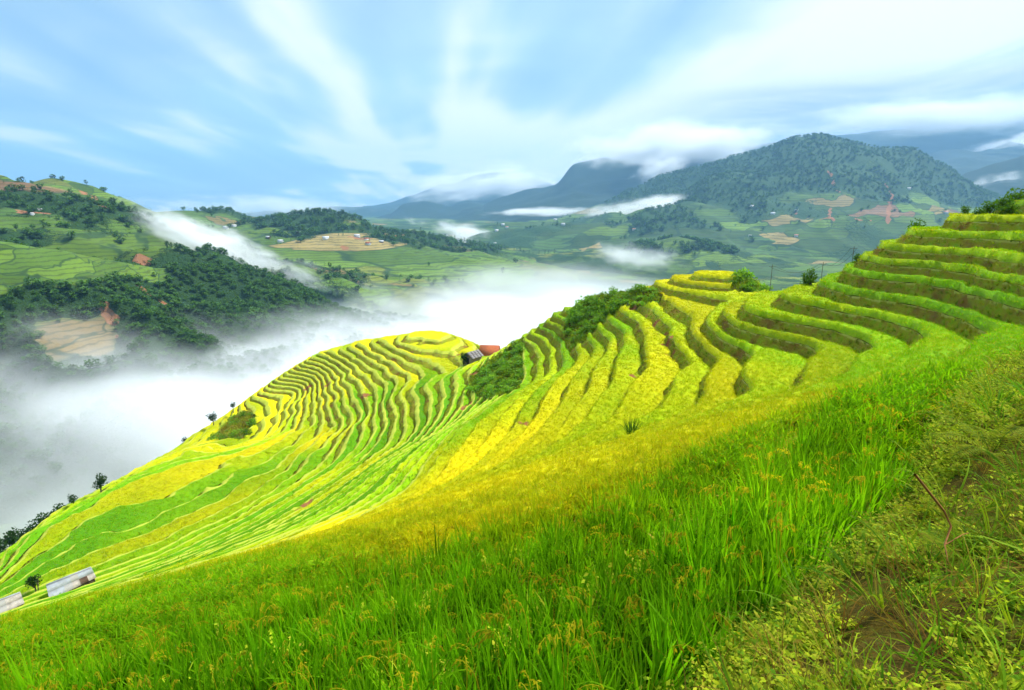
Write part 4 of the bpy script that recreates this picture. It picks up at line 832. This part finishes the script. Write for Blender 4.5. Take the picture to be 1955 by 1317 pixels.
# ---------------------------------------------------------------- buildings, poles, single trees and plants
def plain(name, col, rough=.8, noise=.0, scale=6.0, col2=None, metal=0.0, wave=None):
    m, N = material(name); tc = N.n('ShaderNodeTexCoord').outputs['Object']
    n = N.noise(tc, scale, 4, .65)
    c = N.mix(N.maprange(n, .35, .7), (*col, 1), (*(col2 or tuple(q * .6 for q in col)), 1))
    b = N.n('ShaderNodeBsdfPrincipled', ins={'Base Color': c, 'Roughness': rough, 'Metallic': metal}); b.inputs['Specular IOR Level'].default_value = .25
    if noise: N.set(b, 'Normal', N.n('ShaderNodeBump', ins={'Strength': noise, 'Distance': .03, 'Height': N.noise(tc, scale * 4, 4, .7)}).outputs[0])
    N.n('ShaderNodeOutputMaterial', ins={0: b}); return m
M_tin = plain('weathered_tin', (.30, .33, .355), .55, .2, 1.6, (.22, .24, .245), .0)
M_tin2 = plain('dull_tin', (.27, .27, .25), .6, .2, 1.6, (.32, .30, .27))
M_pale = plain('pale_sheet', (.40, .36, .31), .7, .2, 2)
M_rust = plain('rusty_sheet', (.085, .05, .03), .8, .3, 3)
M_plank = plain('grey_plank', (.36, .27, .18), .85, .5, 5, (.24, .18, .12))
M_thatch = plain('weathered_shingle', (.27, .25, .25), .9, .6, 4, (.14, .125, .125))
M_orange = plain('orange_tile', (.36, .10, .035), .9, .4, 3, (.28, .075, .03))
M_dark = plain('dark_timber', (.05, .035, .022), .9, .4, 4)
M_white = plain('whitewash', (.75, .75, .74), .8, .1, .4, (.62, .62, .60)); M_pinkroof = plain('pink_roof', (.50, .24, .18), .8, .1, .3)
M_greyroof = plain('grey_roof', (.50, .52, .55), .7, .1, .3, (.4, .42, .44)); M_wood_far = plain('brown_timber_wall', (.14, .095, .06), .9, .1, .3)
M_trunk = plain('bark', (.10, .075, .05), .95, .6, 6, (.05, .04, .03))
M_wire = plain('cable', (.03, .03, .03), .6)
M_stem = plain('dry_stem', (.34, .15, .04), .8, .3, 20, (.24, .09, .025))

def empty(name, loc, label, cat, group=None):
    o = bpy.data.objects.new(name, None); sc.collection.objects.link(o); o.location = loc; o.empty_display_size = .3
    tag(o, label, cat, group); return o
def slab(name, P, th, mat, parent):
    """a sheet or board through four corners (in the parent's frame), with thickness along its normal"""
    P = np.array(P, float); n = np.cross(P[1] - P[0], P[3] - P[0]); n /= np.linalg.norm(n)
    V = np.concatenate([P, P - n * th]); Q = [(0, 1, 2, 3), (7, 6, 5, 4), (0, 4, 5, 1), (1, 5, 6, 2), (2, 6, 7, 3), (3, 7, 4, 0)]
    return mesh_object(name, V, Q, [mat], parent=parent)
def corrugated(name, P, mat, parent, waves=8, amp=.007):
    """tin sheet: corrugations run down the slope"""
    P = np.array(P, float); n = np.cross(P[1] - P[0], P[3] - P[0]); n /= np.linalg.norm(n); K = waves * 4; V = []
    for i in range(K + 1):
        t = i / K; w = n * amp * math.sin(2 * math.pi * waves * t)
        V += [P[0] + (P[1] - P[0]) * t + w, P[3] + (P[2] - P[3]) * t + w]
    V = V + [v - n * .012 for v in V]; m = 2 * (K + 1); Q = []
    for i in range(K):
        a = 2 * i; Q += [(a, a + 2, a + 3, a + 1), (m + a + 1, m + a + 3, m + a + 2, m + a), (a, m + a, m + a + 2, a + 2), (a + 1, a + 3, m + a + 3, m + a + 1)]
    Q += [(0, 1, m + 1, m), (2 * K, m + 2 * K, m + 2 * K + 1, 2 * K + 1)]
    return mesh_object(name, V, Q, [mat], parent=parent)
def lerp4(P, u0, u1, v0, v1):
    P = np.array(P, float); f = lambda u, v: (P[0] * (1 - u) + P[1] * u) * (1 - v) + (P[3] * (1 - u) + P[2] * u) * v
    return [f(u0, v0), f(u1, v0), f(u1, v1), f(u0, v1)]
def ground(x, y): return float(spline(np.array([x]), np.array([y]))[0])

def tin_shack(name, R4, label, cols, patches, tin):
    P = np.array(R4, float); c = P.mean(0); gz = min(ground(p[0], p[1]) for p in P) - .5
    base = Vector((c[0], c[1], gz)); t = empty(name, base, label, 'shack'); L = P - np.array(base)
    nrm = np.cross(L[1] - L[0], L[3] - L[0]); nrm /= np.linalg.norm(nrm); nrm *= np.sign(nrm[2])
    for i in range(cols):
        for j in range(2):
            m, lift = patches.get((i, j), (tin, 0))
            q = lerp4(L, i / cols - .004, (i + 1) / cols + .012, [0, .48][j], [.52, 1.0][j]) + nrm * (.004 * ((i + j) % 2) + .009 * (1 - j) + lift)
            corrugated('roof_sheet', q, m, t)
    ins = [L[i] + (L.mean(0) - L[i]) * .07 for i in range(4)]
    for a, b in ((0, 1), (1, 2), (2, 3), (3, 0)):
        A, B = ins[a].copy(), ins[b].copy(); A[2] -= .03; B[2] -= .03; A0, B0 = A.copy(), B.copy(); A0[2] = B0[2] = 0
        for k in range(6):                                              # upright wall boards
            u0, u1 = k / 6 + .006, (k + 1) / 6 - .006
            slab('wall_board', [A + (B - A) * u0, A + (B - A) * u1, A0 + (B0 - A0) * u1, A0 + (B0 - A0) * u0], .03, M_dark, t)
    for i in range(4):
        p = ins[i]; mb = Mb(); mb.tube([(p[0], p[1], 0), (p[0], p[1], p[2] - .03)], [.06, .05], 6); mb.build('post', M_trunk, t)
    slab('ridge_cap', [L[0] + nrm * .05 + (L[3] - L[0]) * -.03, L[1] + nrm * .05 + (L[3] - L[0]) * -.03, L[1] + nrm * .05 + (L[2] - L[1]) * .06, L[0] + nrm * .05 + (L[3] - L[0]) * .06], .02, M_tin, t)
    return t
tin_shack('tin_shack', SHACK, 'grey tin roofed shack with one dark rusty roof sheet beside a small tree', 6,
          {(4, 1): (M_rust, .004), (5, 1): (M_pale, 0), (2, 1): (M_tin2, 0), (3, 0): (M_tin2, 0), (3, 1): (M_pale, 0)}, M_tin)
tin_shack('tin_shack', SHACK_EDGE, 'pale shack with dark seams in its roof at the edge of the rice slope', 5,
          {(2, 0): (M_tin2, .0), (2, 1): (M_tin2, 0), (3, 0): (M_pale, 0), (3, 1): (M_pale, 0), (4, 0): (M_pale, 0), (4, 1): (M_pale, 0), (1, 0): (M_rust, 0), (1, 1): (M_pale, 0)}, M_pale)

def gable_house(name, loc, w, d, hw, hr, yaw, roofm, wallm, label, sink=.3, shingles=0, group=None, cat='house'):
    """walls, two roof slopes with eaves, gable ends, door"""
    t = empty(name, loc, label, cat, group); t.rotation_euler = (0, 0, yaw); e = w * .12
    for (A, B) in (((-w / 2, -d / 2), (w / 2, -d / 2)), ((w / 2, -d / 2), (w / 2, d / 2)), ((w / 2, d / 2), (-w / 2, d / 2)), ((-w / 2, d / 2), (-w / 2, -d / 2))):
        slab('wall', [(A[0], A[1], -sink), (B[0], B[1], -sink), (B[0], B[1], hw), (A[0], A[1], hw)], .08, wallm, t)
    for s in (-1, 1):                                                   # gable ends, ridge along local y
        y = s * (d / 2 - .01)
        V = [(-w / 2, y, hw), (w / 2, y, hw), (0, y, hw + hr), (-w / 2, y - s * .08, hw), (w / 2, y - s * .08, hw), (0, y - s * .08, hw + hr)]
        mesh_object('gable', V, [(0, 1, 2), (5, 4, 3), (0, 3, 4), (0, 4, 1), (1, 4, 5), (1, 5, 2), (2, 5, 3), (2, 3, 0)], [wallm], parent=t)
    k = (w / 2 + e) / (w / 2)
    for s in (-1, 1):
        R4 = np.array([(0, -d / 2 - e, hw + hr + .03), (0, d / 2 + e, hw + hr + .03), (s * (w / 2 + e), d / 2 + e, hw + hr - hr * k + .03), (s * (w / 2 + e), -d / 2 - e, hw + hr - hr * k + .03)])
        if s < 0: R4 = R4[[1, 0, 3, 2]]
        if shingles:
            for j in range(shingles):
                for i in range(4):
                    q = lerp4(R4, i / 4 + .004, (i + 1) / 4 - .004, j / shingles - .02, (j + 1) / shingles + .06); nn = np.cross(q[1] - q[0], q[3] - q[0]); nn /= np.linalg.norm(nn); nn *= np.sign(nn[2])
                    q = np.array(q); q[2:] += nn * .05 * random.uniform(.6, 1.3); q[:2] += nn * .01
                    slab('roof_board', q, .04, roofm, t)
        else: slab('roof', R4, .09, roofm, t)
    slab('door', [(-w * .14, -d / 2 - .03, -sink * .2), (w * .14, -d / 2 - .03, -sink * .2), (w * .14, -d / 2 - .03, hw * .85), (-w * .14, -d / 2 - .03, hw * .85)], .04, M_dark, t)
    if cat == 'house': slab('window', [(w / 2 + .03, -d * .2, hw * .4), (w / 2 + .03, d * .05, hw * .4), (w / 2 + .03, d * .05, hw * .8), (w / 2 + .03, -d * .2, hw * .8)], .04, M_dark, t)
    return t
gable_house('wooden_hut', HUT, 2.3, 3.0, 1.5, .85, R(-38), M_thatch, M_plank, 'small plank hut with grey shingle roof on the saddle beside the bushes', 1.2, 4, None, 'hut')
gable_house('tiled_house', ORANGE, 4.0, 3.4, 1.3, 1.6, R(84), M_orange, M_white, 'house with bright orange roof half hidden behind the bushy slope', 1.5)

def crown_mesh(h, r, n=620, leaf=.16, squash=1.0, seed=0, base=.35, tone=.4):
    mb = Mb(); g = np.random.default_rng(seed); cl = []
    for c in range(13):
        u = g.random(); a = g.uniform(0, 6.283); q = r * .62 * math.sqrt(g.random()); zz = h - r * squash * (.25 + 1.4 * u)
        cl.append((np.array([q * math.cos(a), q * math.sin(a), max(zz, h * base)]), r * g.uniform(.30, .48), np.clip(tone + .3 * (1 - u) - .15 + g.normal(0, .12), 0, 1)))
    for i in range(n):
        c, rr, kc = cl[i % 13]; v = g.normal(0, 1, 3); v /= np.linalg.norm(v); p = c + v * rr * g.uniform(.55, 1.05); d = v + g.normal(0, .5, 3); d /= np.linalg.norm(d)
        mb.leaf(p, d, v * .5 + g.normal(0, .35, 3) + np.array([0, 0, .6]), leaf * g.uniform(.6, 1.3), leaf * .65, float(np.clip(kc + g.normal(0, .08), 0, 1)))
    return mb, cl
def tree_thing(name, x, y, z, h, r, label, seed, group=None, cat='tree', n=520, leaf=None, squash=1.0, mat=None, tone=.4, lean=0.0):
    t = empty(name, (x, y, z), label, cat, group); leaf = leaf or r * .26
    mb, cl = crown_mesh(h, r, n, leaf, squash, seed, tone=tone); g = np.random.default_rng(seed + 5)
    tr = Mb(); top = np.array([lean, 0, h - r * .9]); tr.tube([(0, 0, -.5), top * np.array([.3, 0, .45]), top], [r * .11, r * .08, r * .04], 6)
    for c, rr, k in cl[:7]:
        s = np.array([lean * .6, 0, max(h - 2.0 * r, h * .25)]); tr.tube([s, (s + c) / 2 + g.normal(0, r * .06, 3), c], [r * .05, r * .035, r * .012], 4)
    tr.build('trunk', M_trunk, t); mb.build('crown', mat or M_tree, t); return t
lone = [('round dark tree leaning out at the top of the brown maize patch', 1.0), ('bushy tree on the skyline below the maize patch', .8), ('small dark cone shaped tree in front of the green scrub', 1.3),
        ('dense dark tree standing alone behind the lower edge of the rice slope', 1.1), ('dark rounded bush beside the lower slope, next to the scrub', 1.0), ('small dark tree with bare trunk between the two tin shacks', .8), ('dark green shrub at the left corner of the plank hut', 1.2)]
for i, ((x, y, z, h, r), (lb, sq)) in enumerate(zip(LONE, lone)):
    tree_thing('tree' if i < 6 else 'shrub', x, y, z, max(h, r * 1.7), r if i in (0, 5, 6) else max(r, h * .40), lb, 100 + i, squash=max(sq, .55 * h / r) if i in (3, 4) else sq, n=520, cat='tree' if i < 6 else 'shrub', tone=.3)
sx = empty('dead_trunk', (LONE[5][0] + .75, LONE[5][1] - .5, ground(LONE[5][0] + .75, LONE[5][1] - .5)), 'thin bare leaning trunk beside the small tree near the tin shacks', 'tree')
mb = Mb(); mb.tube([(0, 0, -.3), (.05, 0, .8), (.28, 0, 1.9)], [.06, .05, .02], 5); mb.build('trunk', M_trunk, sx)
mb = Mb(); mb.tube([(.1, 0, 1.1), (-.12, .05, 1.6)], [.025, .01], 4); mb.build('branch', M_trunk, sx)
for i, (x, y, z, h, r) in enumerate(SCRUB_TREES):
    h = max(h, 3.0); tree_thing('scrub_tree', x, y, z, h, max(r * 1.25, h * .25), 'dark leafy tree in the scrub below the lowest rice fields', 140 + i, 'trees in the scrub below the lower slope', n=480, tone=.35)
for i, (x, y, z, h, r) in enumerate(KNOLL):
    tree_thing('knoll_bush', x, y, z - .1, max(h, r * 1.2), r, 'leafy bush on the knoll above the highest terrace', 160 + i, 'bushes on the knoll above the top terrace', 'bush', 520, r * .22, .8, M_bush, .35)
tip_l = ['round bush at the end of the second highest terrace', 'small bush at the tip of the terrace below the scrubby bank', 'bush beside the highest terrace under the knoll'] + ['dark bush in the thicket at the saddle edge'] * 3
for i, (x, y, z, h, r) in enumerate(TIP_BUSH):
    tree_thing('bush', x, y, z - .1, max(h, r * 1.3), r, tip_l[i], 180 + i, 'bushes in the saddle thicket' if i > 2 else None, 'bush', 420, r * .24, .85, M_bush, .3)
# electricity poles behind the saddle, with their wires
PT = []
for i, (x, y, z, h, r) in enumerate(POLES):
    t = empty('utility_pole', (x, y, z), ['thin pole behind the round terraces', 'thin pole over the saddle between the terraces', 'thin pole above the bush at the terrace tip'][i], 'pole', 'utility poles behind the saddle')
    mb = Mb(); mb.tube([(0, 0, -.4), (0, 0, h)], [.035, .025], 6); mb.build('post', M_trunk, t)
    mb = Mb(); mb.tube([(-.4, 0, h - .25), (.4, 0, h - .25)], [.02, .02], 5); mb.build('crossarm', M_trunk, t); PT.append((x, y, z + h - .22))
wl = ['wire between the first two poles over the saddle', 'wire between the last two poles over the saddle']
for i in range(2):
    for dx in (-.36, .36):
        a, b = np.array(PT[i]) + (dx, 0, 0), np.array(PT[i + 1]) + (dx, 0, 0); mb = Mb()
        mb.tube([a + (b - a) * q / 10 - np.array([0, 0, .9 * 4 * (q / 10) * (1 - q / 10)]) for q in range(11)], [.012] * 11, 4)
        tag(mb.build('power_line', M_wire), ('left ' if dx < 0 else 'right ') + wl[i], 'wire', 'wires between the poles')

# far houses, on whatever land lies under them
def land_z(x, y):
    X, Y = np.array([[x]]), np.array([[y]]); z = float(floor_z(X, Y)[0, 0])
    for nm, (spec, _) in LAND.items():
        if nm in ('blue_range', 'far_range', 'right_ridge', 'floating_peak', 'west_range'): continue
        P = np.array(spec[1]); 
        if np.hypot(P[:, 0] - x, P[:, 1] - y).min() < max(spec[9], spec[10]) * 1.1: z = max(z, float(ridge_surface(spec, X, Y)[0][0, 0]))
    return z
hl = ['left one of two white houses on the dark wooded back hill', 'right one of two white houses on the dark wooded back hill', 'white farmhouse at the foot of the wooded hill nearest the mist streak',
      'long white farmhouse on its own below the wooded hilltop', 'white farmhouse on the bare red earth of the field hill', 'orange roofed farmhouse under the bare red earth of the field hill', 'brown timber farmhouse right of the bare red earth',
      'white house among the pines on the crest of the field hill', 'small orange roofed farmhouse among the dark trees of the field hill', 'white house at the low end of the pine crest above the fog', 'brown timber farmhouse above the mist streak',
      'small white hut above a patch of red earth high on the left hillside', 'small white hut below a patch of red earth high on the left hillside', 'pink roofed farmhouse by the dark grove under the mountain', 'white farmhouse left of the dark grove under the mountain',
      'white farmhouse among fields halfway up the mountain foot', 'highest white farmhouse on the left shoulder of the mountain', 'pink roofed farmhouse right of the long red landslip', 'white farmhouse on the mountain near the long red landslip',
      'white house of the misty village, far back', 'pink roofed house in the middle of the misty village', 'white house of the misty village, lowest and nearest', 'white house left of the cloud ribbon beyond the village', 'white house at the pine spur beside the village',
      'brown timber house on the wooded slope of the field hill', 'pink roofed farmhouse at the edge of the pine spur', 'white farmhouse in the green fields under the mountain']
for i, (x, y, z, w, c) in enumerate(FAR_HOUSES):
    roof, wall = [(M_greyroof, M_white), (M_orange, M_white), (M_greyroof, M_wood_far), (M_pinkroof, M_white)][c]
    gable_house('farmhouse', (x, y, land_z(x, y) + .3), w * .62, w, w * .28, w * .22, R(90 + (i * 37) % 60 - 30), roof, wall, hl[i], 2.5, 0, 'farmhouses scattered over the valley slopes')
# woods on the far slopes: single trees where one can tell them apart, masses elsewhere
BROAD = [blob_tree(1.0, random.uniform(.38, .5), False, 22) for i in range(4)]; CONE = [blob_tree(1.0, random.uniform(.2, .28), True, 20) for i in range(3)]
def tree_copy(src, name, loc, s, label, group):
    o = src.copy(); o.name = name; sc.collection.objects.link(o); o.location = loc; o.scale = (s[0], s[0], s[1]); o.rotation_euler = (0, 0, random.uniform(0, 6.28)); tag(o, label, 'tree', group); return o
for i, (x, y, z, h) in enumerate(RIDGE_PINES):
    tree_copy(CONE[i % 3], 'pine_tree', (x, y, land_z(x, y) - .5), (h * 1.0, h), 'dark pine on the crest of the field covered hill', 'pines along the crest of the field hill')
sl = ['dark bushy tree on the left skyline between two hilltops', 'taller of two dark trees in front of the sliding mist', 'shorter of two dark trees in front of the sliding mist', 'tree on the peak of the left hill', 'small bush on the peak of the left hill']
for i, (x, y, z, h) in enumerate(SKYLINE):
    tree_copy(BROAD[i % 4], 'tree', (x, y, land_z(x, y) - .3), (h * (.9 if i in (0, 3, 4) else .6), h), sl[i], None)
def woods(name, n, h0, h1, protos, label, thr=.5, sparse=.02, zlim=-95):
    spec, fn = LAND[name]; P = np.array(spec[1]); ef, eb = spec[9], spec[10]
    x = rng.uniform(P[:, 0].min() - ef * .7, P[:, 0].max() + ef * .7, n); y = rng.uniform(P[:, 1].min() - ef, P[:, 1].max() + eb * .15, n)
    k = (np.abs(np.arctan2(x, y)) < R(50)) & (np.hypot(x, y) > 180); x, y = x[k], y[k]
    z, s, d, fr = ridge_surface(spec, x[None], y[None]); f = fn(x[None], y[None], z, s, d, fr)[0]; z = z[0]
    keep = ((f + rng.normal(0, .08, len(x)) > thr) | (rng.random(len(x)) < sparse)) & (z > floor_z(x, y)) & (z > zlim)
    for nm, (sp2, _) in LAND.items():                                   # not where another hill lies above
        if nm == name or nm in ('blue_range', 'far_range', 'right_ridge', 'floating_peak', 'west_range'): continue
        if keep.any(): zz = ridge_surface(sp2, x[None], y[None])[0][0]; P2 = np.array(sp2[1]); keep &= ~((zz > z + 1) & (np.min(np.hypot(x[:, None] - P2[None, :, 0], y[:, None] - P2[None, :, 1]), 1) < max(sp2[9], sp2[10])))
    x, y, z = x[keep], y[keep], z[keep]; n = len(x); h = rng.uniform(h0, h1, n); wd = h * rng.uniform(.8, 1.4, n); print(name, 'trees', n)
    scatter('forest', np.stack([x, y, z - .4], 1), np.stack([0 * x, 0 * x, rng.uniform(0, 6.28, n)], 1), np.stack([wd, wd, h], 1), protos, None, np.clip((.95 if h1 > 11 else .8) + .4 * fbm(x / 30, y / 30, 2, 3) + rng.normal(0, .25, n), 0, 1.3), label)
woods('near_left_spur', 16000, 2.0, 5.0, BROAD, 'dense scrub woodland on the near spur across the valley', .5, .01, -118)
woods('left_hillside', 16000, 3.0, 7.0, BROAD + CONE[:1], 'woodland on the left hillside')
woods('left_back_hill', 7000, 5, 9, BROAD + CONE, 'trees on the hill behind the mist streak')
woods('field_hill', 16000, 5, 10, BROAD + CONE[:2], 'woods and hedges on the field covered hill')
woods('wooded_spur', 9000, 8, 14, BROAD + CONE, 'pine woods on the spur below the mountain')
woods('valley_knoll', 6000, 6, 11, BROAD, 'trees in the valley hollows')
woods('main_mountain', 42000, 5, 10, BROAD, 'forest covering the upper mountain', .66, .015, -60)

# maize patch and green scrub at the low end of the second hill
inp = in_poly(cx, cyy, WILD[3], .5) > .5
maize = [weed_grass(16, (.5, 1.1), .05, k, 1.3) for k in (.75, .85, .9, .6)]
grass('maize_crop', inp, 4.5, maize, .8, 1.3, 'brown ripe maize on the end of the second hill', tilt=.15)
scr = (HOFF[HT].mean(1) > .45) & (cx < -50) & (TRI_R > 120) & (TRI_R < 150) & ~inp
bushes(scr, .8, .6, 1.1, 'bright green scrub beside the maize patch')

# single plants of the foreground
t = empty('grass_clump', TUFT, 'dark green clump of grass standing alone in the golden rice', 'grass clump'); mb = Mb()
for i in range(120):
    a = random.uniform(0, 6.283); q = .22 * math.sqrt(random.random()); blade(mb, q * math.cos(a), q * math.sin(a), random.uniform(.9, 1.35), a, random.uniform(.05, .4), random.uniform(.1, .9), .022, 4, k=0)
mb.build('blades', M_bush, t)
def frond(L, n=26, w=.05):
    """feathery leaf: arching midrib with paired leaflets"""
    mb = Mb(); pts = []; ang = .5; p = np.zeros(3)
    for i in range(n + 1):
        pts.append(p.copy()); ang += 1.5 / n; p = p + L / n * np.array([math.sin(ang), 0, math.cos(ang)])
    mb.strip(pts, [.006] * n + [0], np.array([0, 1, 0]), .1)
    for i in range(3, n):
        q = math.sin(math.pi * (i / n) ** .8) * w * 2.4 + .02; d = pts[min(i + 1, n)] - pts[i - 1]; d /= np.linalg.norm(d)
        for s in (-1, 1): mb.leaf(pts[i], d * .45 + np.array([0, s * .9, -.15]), np.cross(d, (0, 1, 0)), q, min(q * .3, L / n * .62), .42 + .2 * random.random())
    return mb
def fern(loc, label, n, L):
    t = empty('fern', loc, label, 'fern')
    for i in range(n):
        f = frond(L * random.uniform(.75, 1.15)).build('frond', M_weed, t); f.rotation_euler = (random.uniform(-.15, .15), random.uniform(-.1, .3), i * 6.283 / n + random.uniform(-.3, .3))
    return t
fx, fy = FERN[0], FERN[1]
fern(FERN, 'tall light green fern arching over the rice at the path edge', 9, .75)
fern((2.75, 3.0, ground(2.75, 3.0)), 'small fern among the creeping weeds near the dry stem', 6, .34)
t = empty('dry_stem', STEM[2], 'bare orange brown dry stem leaning over the ditch', 'stem'); B = np.array(STEM[2])
mb = Mb(); P = [np.array(q) - B for q in STEM]; mb.tube(P[:2] + P[2:], [.006, .007, .006, .005, .003], 6); mb.build('stalk', M_stem, t)
mb = Mb(); mb.tube([P[3], P[3] + np.array([.12, .03, .05]), P[3] + np.array([.2, .08, .03])], [.004, .003, .002], 5); mb.build('twig', M_stem, t)

# drifting fog: name, label, centre, radii, tilt, density, grain, cut, seed
FOG = [
    ('fog_bank', 'white fog bank filling the valley behind the yellow terraced hill', (-70, 440, -118), (380, 370, 62), (0.0, 0.0), 0.085, 2.2, 0.2, 1),
    ('fog_bank', 'thinner white fog at the far end of the valley below the field hill', (20, 700, -116), (380, 270, 60), (0.0, 0.0), 0.01, 2.8, 0.2, 2),
    ('fog_bank', 'grey white fog over the dark valley at the left edge', (-290, 350, -110), (330, 260, 70), (0.0, 0.0), 0.16, 2.0, 0.2, 3),
    ('mist', 'thin mist curling over the top of the yellow terraced hill', (-12, 152, -29), (30, 13, 7), (0.0, 0.0), 0.045, 2.4, 0.1, 16),
    ('mist', 'pale streak of mist sliding down the wooded slope', (-324.9, 600.0, -33.9), (182.3, 52, 30), (0.2814, -0.2658), 0.11, 3.0, 0.3, 4),
    ('mist', 'low white cloud lying behind the pine ridge', (-161.2, 1950.0, -80.1), (263.4, 240, 48), (0.2116, -0.2251), 0.034, 3.0, 0.36, 5),
    ('mist', 'thin flat cloud ribbon across the dark mountain foot', (161.5, 2950.0, -11.9), (433.6, 190, 34), (-0.0179, -0.133), 0.034, 3.2, 0.34, 6),
    ('mist', 'broken white cloud lying along the wooded spur', (583.7, 2275.0, 18.3), (423.0, 240, 56), (-0.1136, 0.2067), 0.034, 3.4, 0.38, 7),
    ('mist', 'small grey mist patch in the hollow behind the round terraces', (228.5, 1080.0, -87.8), (145.2, 110, 36), (0.0788, 0.0), 0.026, 3.2, 0.38, 8),
    ('mist', 'white cloud pooled behind the mountain shoulder', (2279.1, 2700.0, 101.6), (277.1, 260, 80), (-0.0409, -0.2092), 0.03, 2.6, 0.3, 9),
    ('mist', 'white cloud drifting above the dark distant ridge', (3690.0, 4300.0, 454.0), (580.1, 420, 120), (-0.1619, 0.0), 0.018, 3.0, 0.34, 10),
    ('mist', 'cloud hiding the summits of the blue mountain range', (984.1, 3800.0, 396.5), (890.5, 600, 190), (-0.0702, 0.0), 0.02, 3.2, 0.3, 11),
    ('mist', 'white cloud wrapped round the faint distant peaks', (-249.1, 5200.0, 220.7), (1002.0, 560, 230), (-0.0855, 0.0), 0.013, 3.4, 0.34, 12),
    ('mist', 'wispy cloud trailing off the blue mountain flank', (884.5, 3500.0, 243.4), (257.4, 260, 130), (-0.2709, 0.0), 0.016, 3.2, 0.36, 13),
    ('mist', 'grey cloud lid over the far range beside the sun', (3374.7, 4600.0, 703.7), (1543.4, 700, 210), (-0.0436, 0.0), 0.012, 3.2, 0.3, 14),
    ('mist', 'low cloud layer along the far western range', (-2148.9, 5000.0, 22.1), (1332.6, 500, 150), (0.0114, 0.0), 0.008, 3.4, 0.36, 15),
]
# ---------------------------------------------------------------- air: haze, valley fog, drifting cloud
def box_object(name, lo, hi):
    lo, hi = np.array(lo, float), np.array(hi, float)
    V = [(x, y, z) for x in (lo[0], hi[0]) for y in (lo[1], hi[1]) for z in (lo[2], hi[2])]
    Q = [(0, 1, 3, 2), (4, 6, 7, 5), (0, 4, 5, 1), (2, 3, 7, 6), (0, 2, 6, 4), (1, 5, 7, 3)]
    return mesh_object(name, V, Q)
def haze():
    o = box_object('haze', (-9300, -3200, -180), (9300, 9800, 960)); o['kind'] = 'stuff'
    m, N = material('haze_air')
    v = N.n('ShaderNodeVolumePrincipled'); v.inputs['Density'].default_value = HAZE_DENSITY
    v.inputs['Color'].default_value = (.30, .60, 1.0, 1); v.inputs['Anisotropy'].default_value = .2
    N.n('ShaderNodeOutputMaterial', ins={1: v}); o.data.materials.append(m)
HAZE_DENSITY = 1.1e-4
haze()

def ellipsoid(n=20, k=28):
    V = [(0, 0, 1)]
    for i in range(1, n):
        t = math.pi * i / n
        V += [(math.sin(t) * math.cos(2 * math.pi * j / k), math.sin(t) * math.sin(2 * math.pi * j / k), math.cos(t)) for j in range(k)]
    V.append((0, 0, -1)); T = []
    for j in range(k):
        T.append((0, 1 + j, 1 + (j + 1) % k)); b = 1 + (n - 2) * k; T.append((len(V) - 1, b + (j + 1) % k, b + j))
    for i in range(n - 2):
        for j in range(k):
            a = 1 + i * k + j; c = 1 + i * k + (j + 1) % k; T += [(a, a + k, c), (c, a + k, c + k)]
    return V, T
FOG_V, FOG_T = ellipsoid()
for name, label, ctr, rad, (pit, yaw), dens, nsc, cutoff, seed in FOG:
    o = mesh_object(name, FOG_V, FOG_T, smooth=True)
    o.location = ctr; o.scale = rad; o.rotation_euler = (0, pit, yaw); o['kind'] = 'stuff'; o['label'] = label
    m, N = material(name + '_volume')
    tc = N.n('ShaderNodeTexCoord').outputs['Object']
    ln0 = N.n('ShaderNodeVectorMath', operation='LENGTH', ins={0: tc}).outputs['Value']
    mp = N.n('ShaderNodeMapping', ins={0: tc}); mp.inputs['Location'].default_value = (seed * 7.3, seed * 3.1, seed)
    asp = rad[0] / max(rad[1], 1)
    mp.inputs['Scale'].default_value = (max(1, asp * .5), 1, max(.45, rad[2] / rad[1] * 1.6))
    # tear the bank's outline: the shape is measured in drifting, billowing coordinates
    w1 = N.n('ShaderNodeTexNoise', ins={'Vector': mp.outputs[0], 'Scale': nsc * .5, 'Detail': 3.0, 'Roughness': .6})
    c1 = N.n('ShaderNodeVectorMath', operation='SUBTRACT', ins={0: w1.outputs['Color'], 1: (.5, .5, .5)})
    c2 = N.n('ShaderNodeVectorMath', operation='SCALE', ins={0: c1.outputs[0], 'Scale': 1.7})
    c3 = N.n('ShaderNodeVectorMath', operation='ADD', ins={0: tc, 1: c2.outputs[0]})
    ln = N.n('ShaderNodeVectorMath', operation='LENGTH', ins={0: c3.outputs[0]}).outputs['Value']
    n = N.noise(mp.outputs[0], nsc * 1.3, 3.0, .6, .4)
    d = N.math('ADD', N.math('SUBTRACT', 1.0 - cutoff * .5, ln), N.math('MULTIPLY', N.math('SUBTRACT', n, .5), .7))
    d = N.maprange(d, .0, .75); d = N.math('MULTIPLY', d, d); d = N.math('MULTIPLY', d, N.maprange(ln0, 1.0, .78))
    d = N.math('MULTIPLY', d, dens)
    v = N.n('ShaderNodeVolumePrincipled', ins={'Density': d}); v.inputs['Color'].default_value = (.97, .985, 1.0, 1); v.inputs['Anisotropy'].default_value = .1
    N.n('ShaderNodeOutputMaterial', ins={1: v}); o.data.materials.append(m)
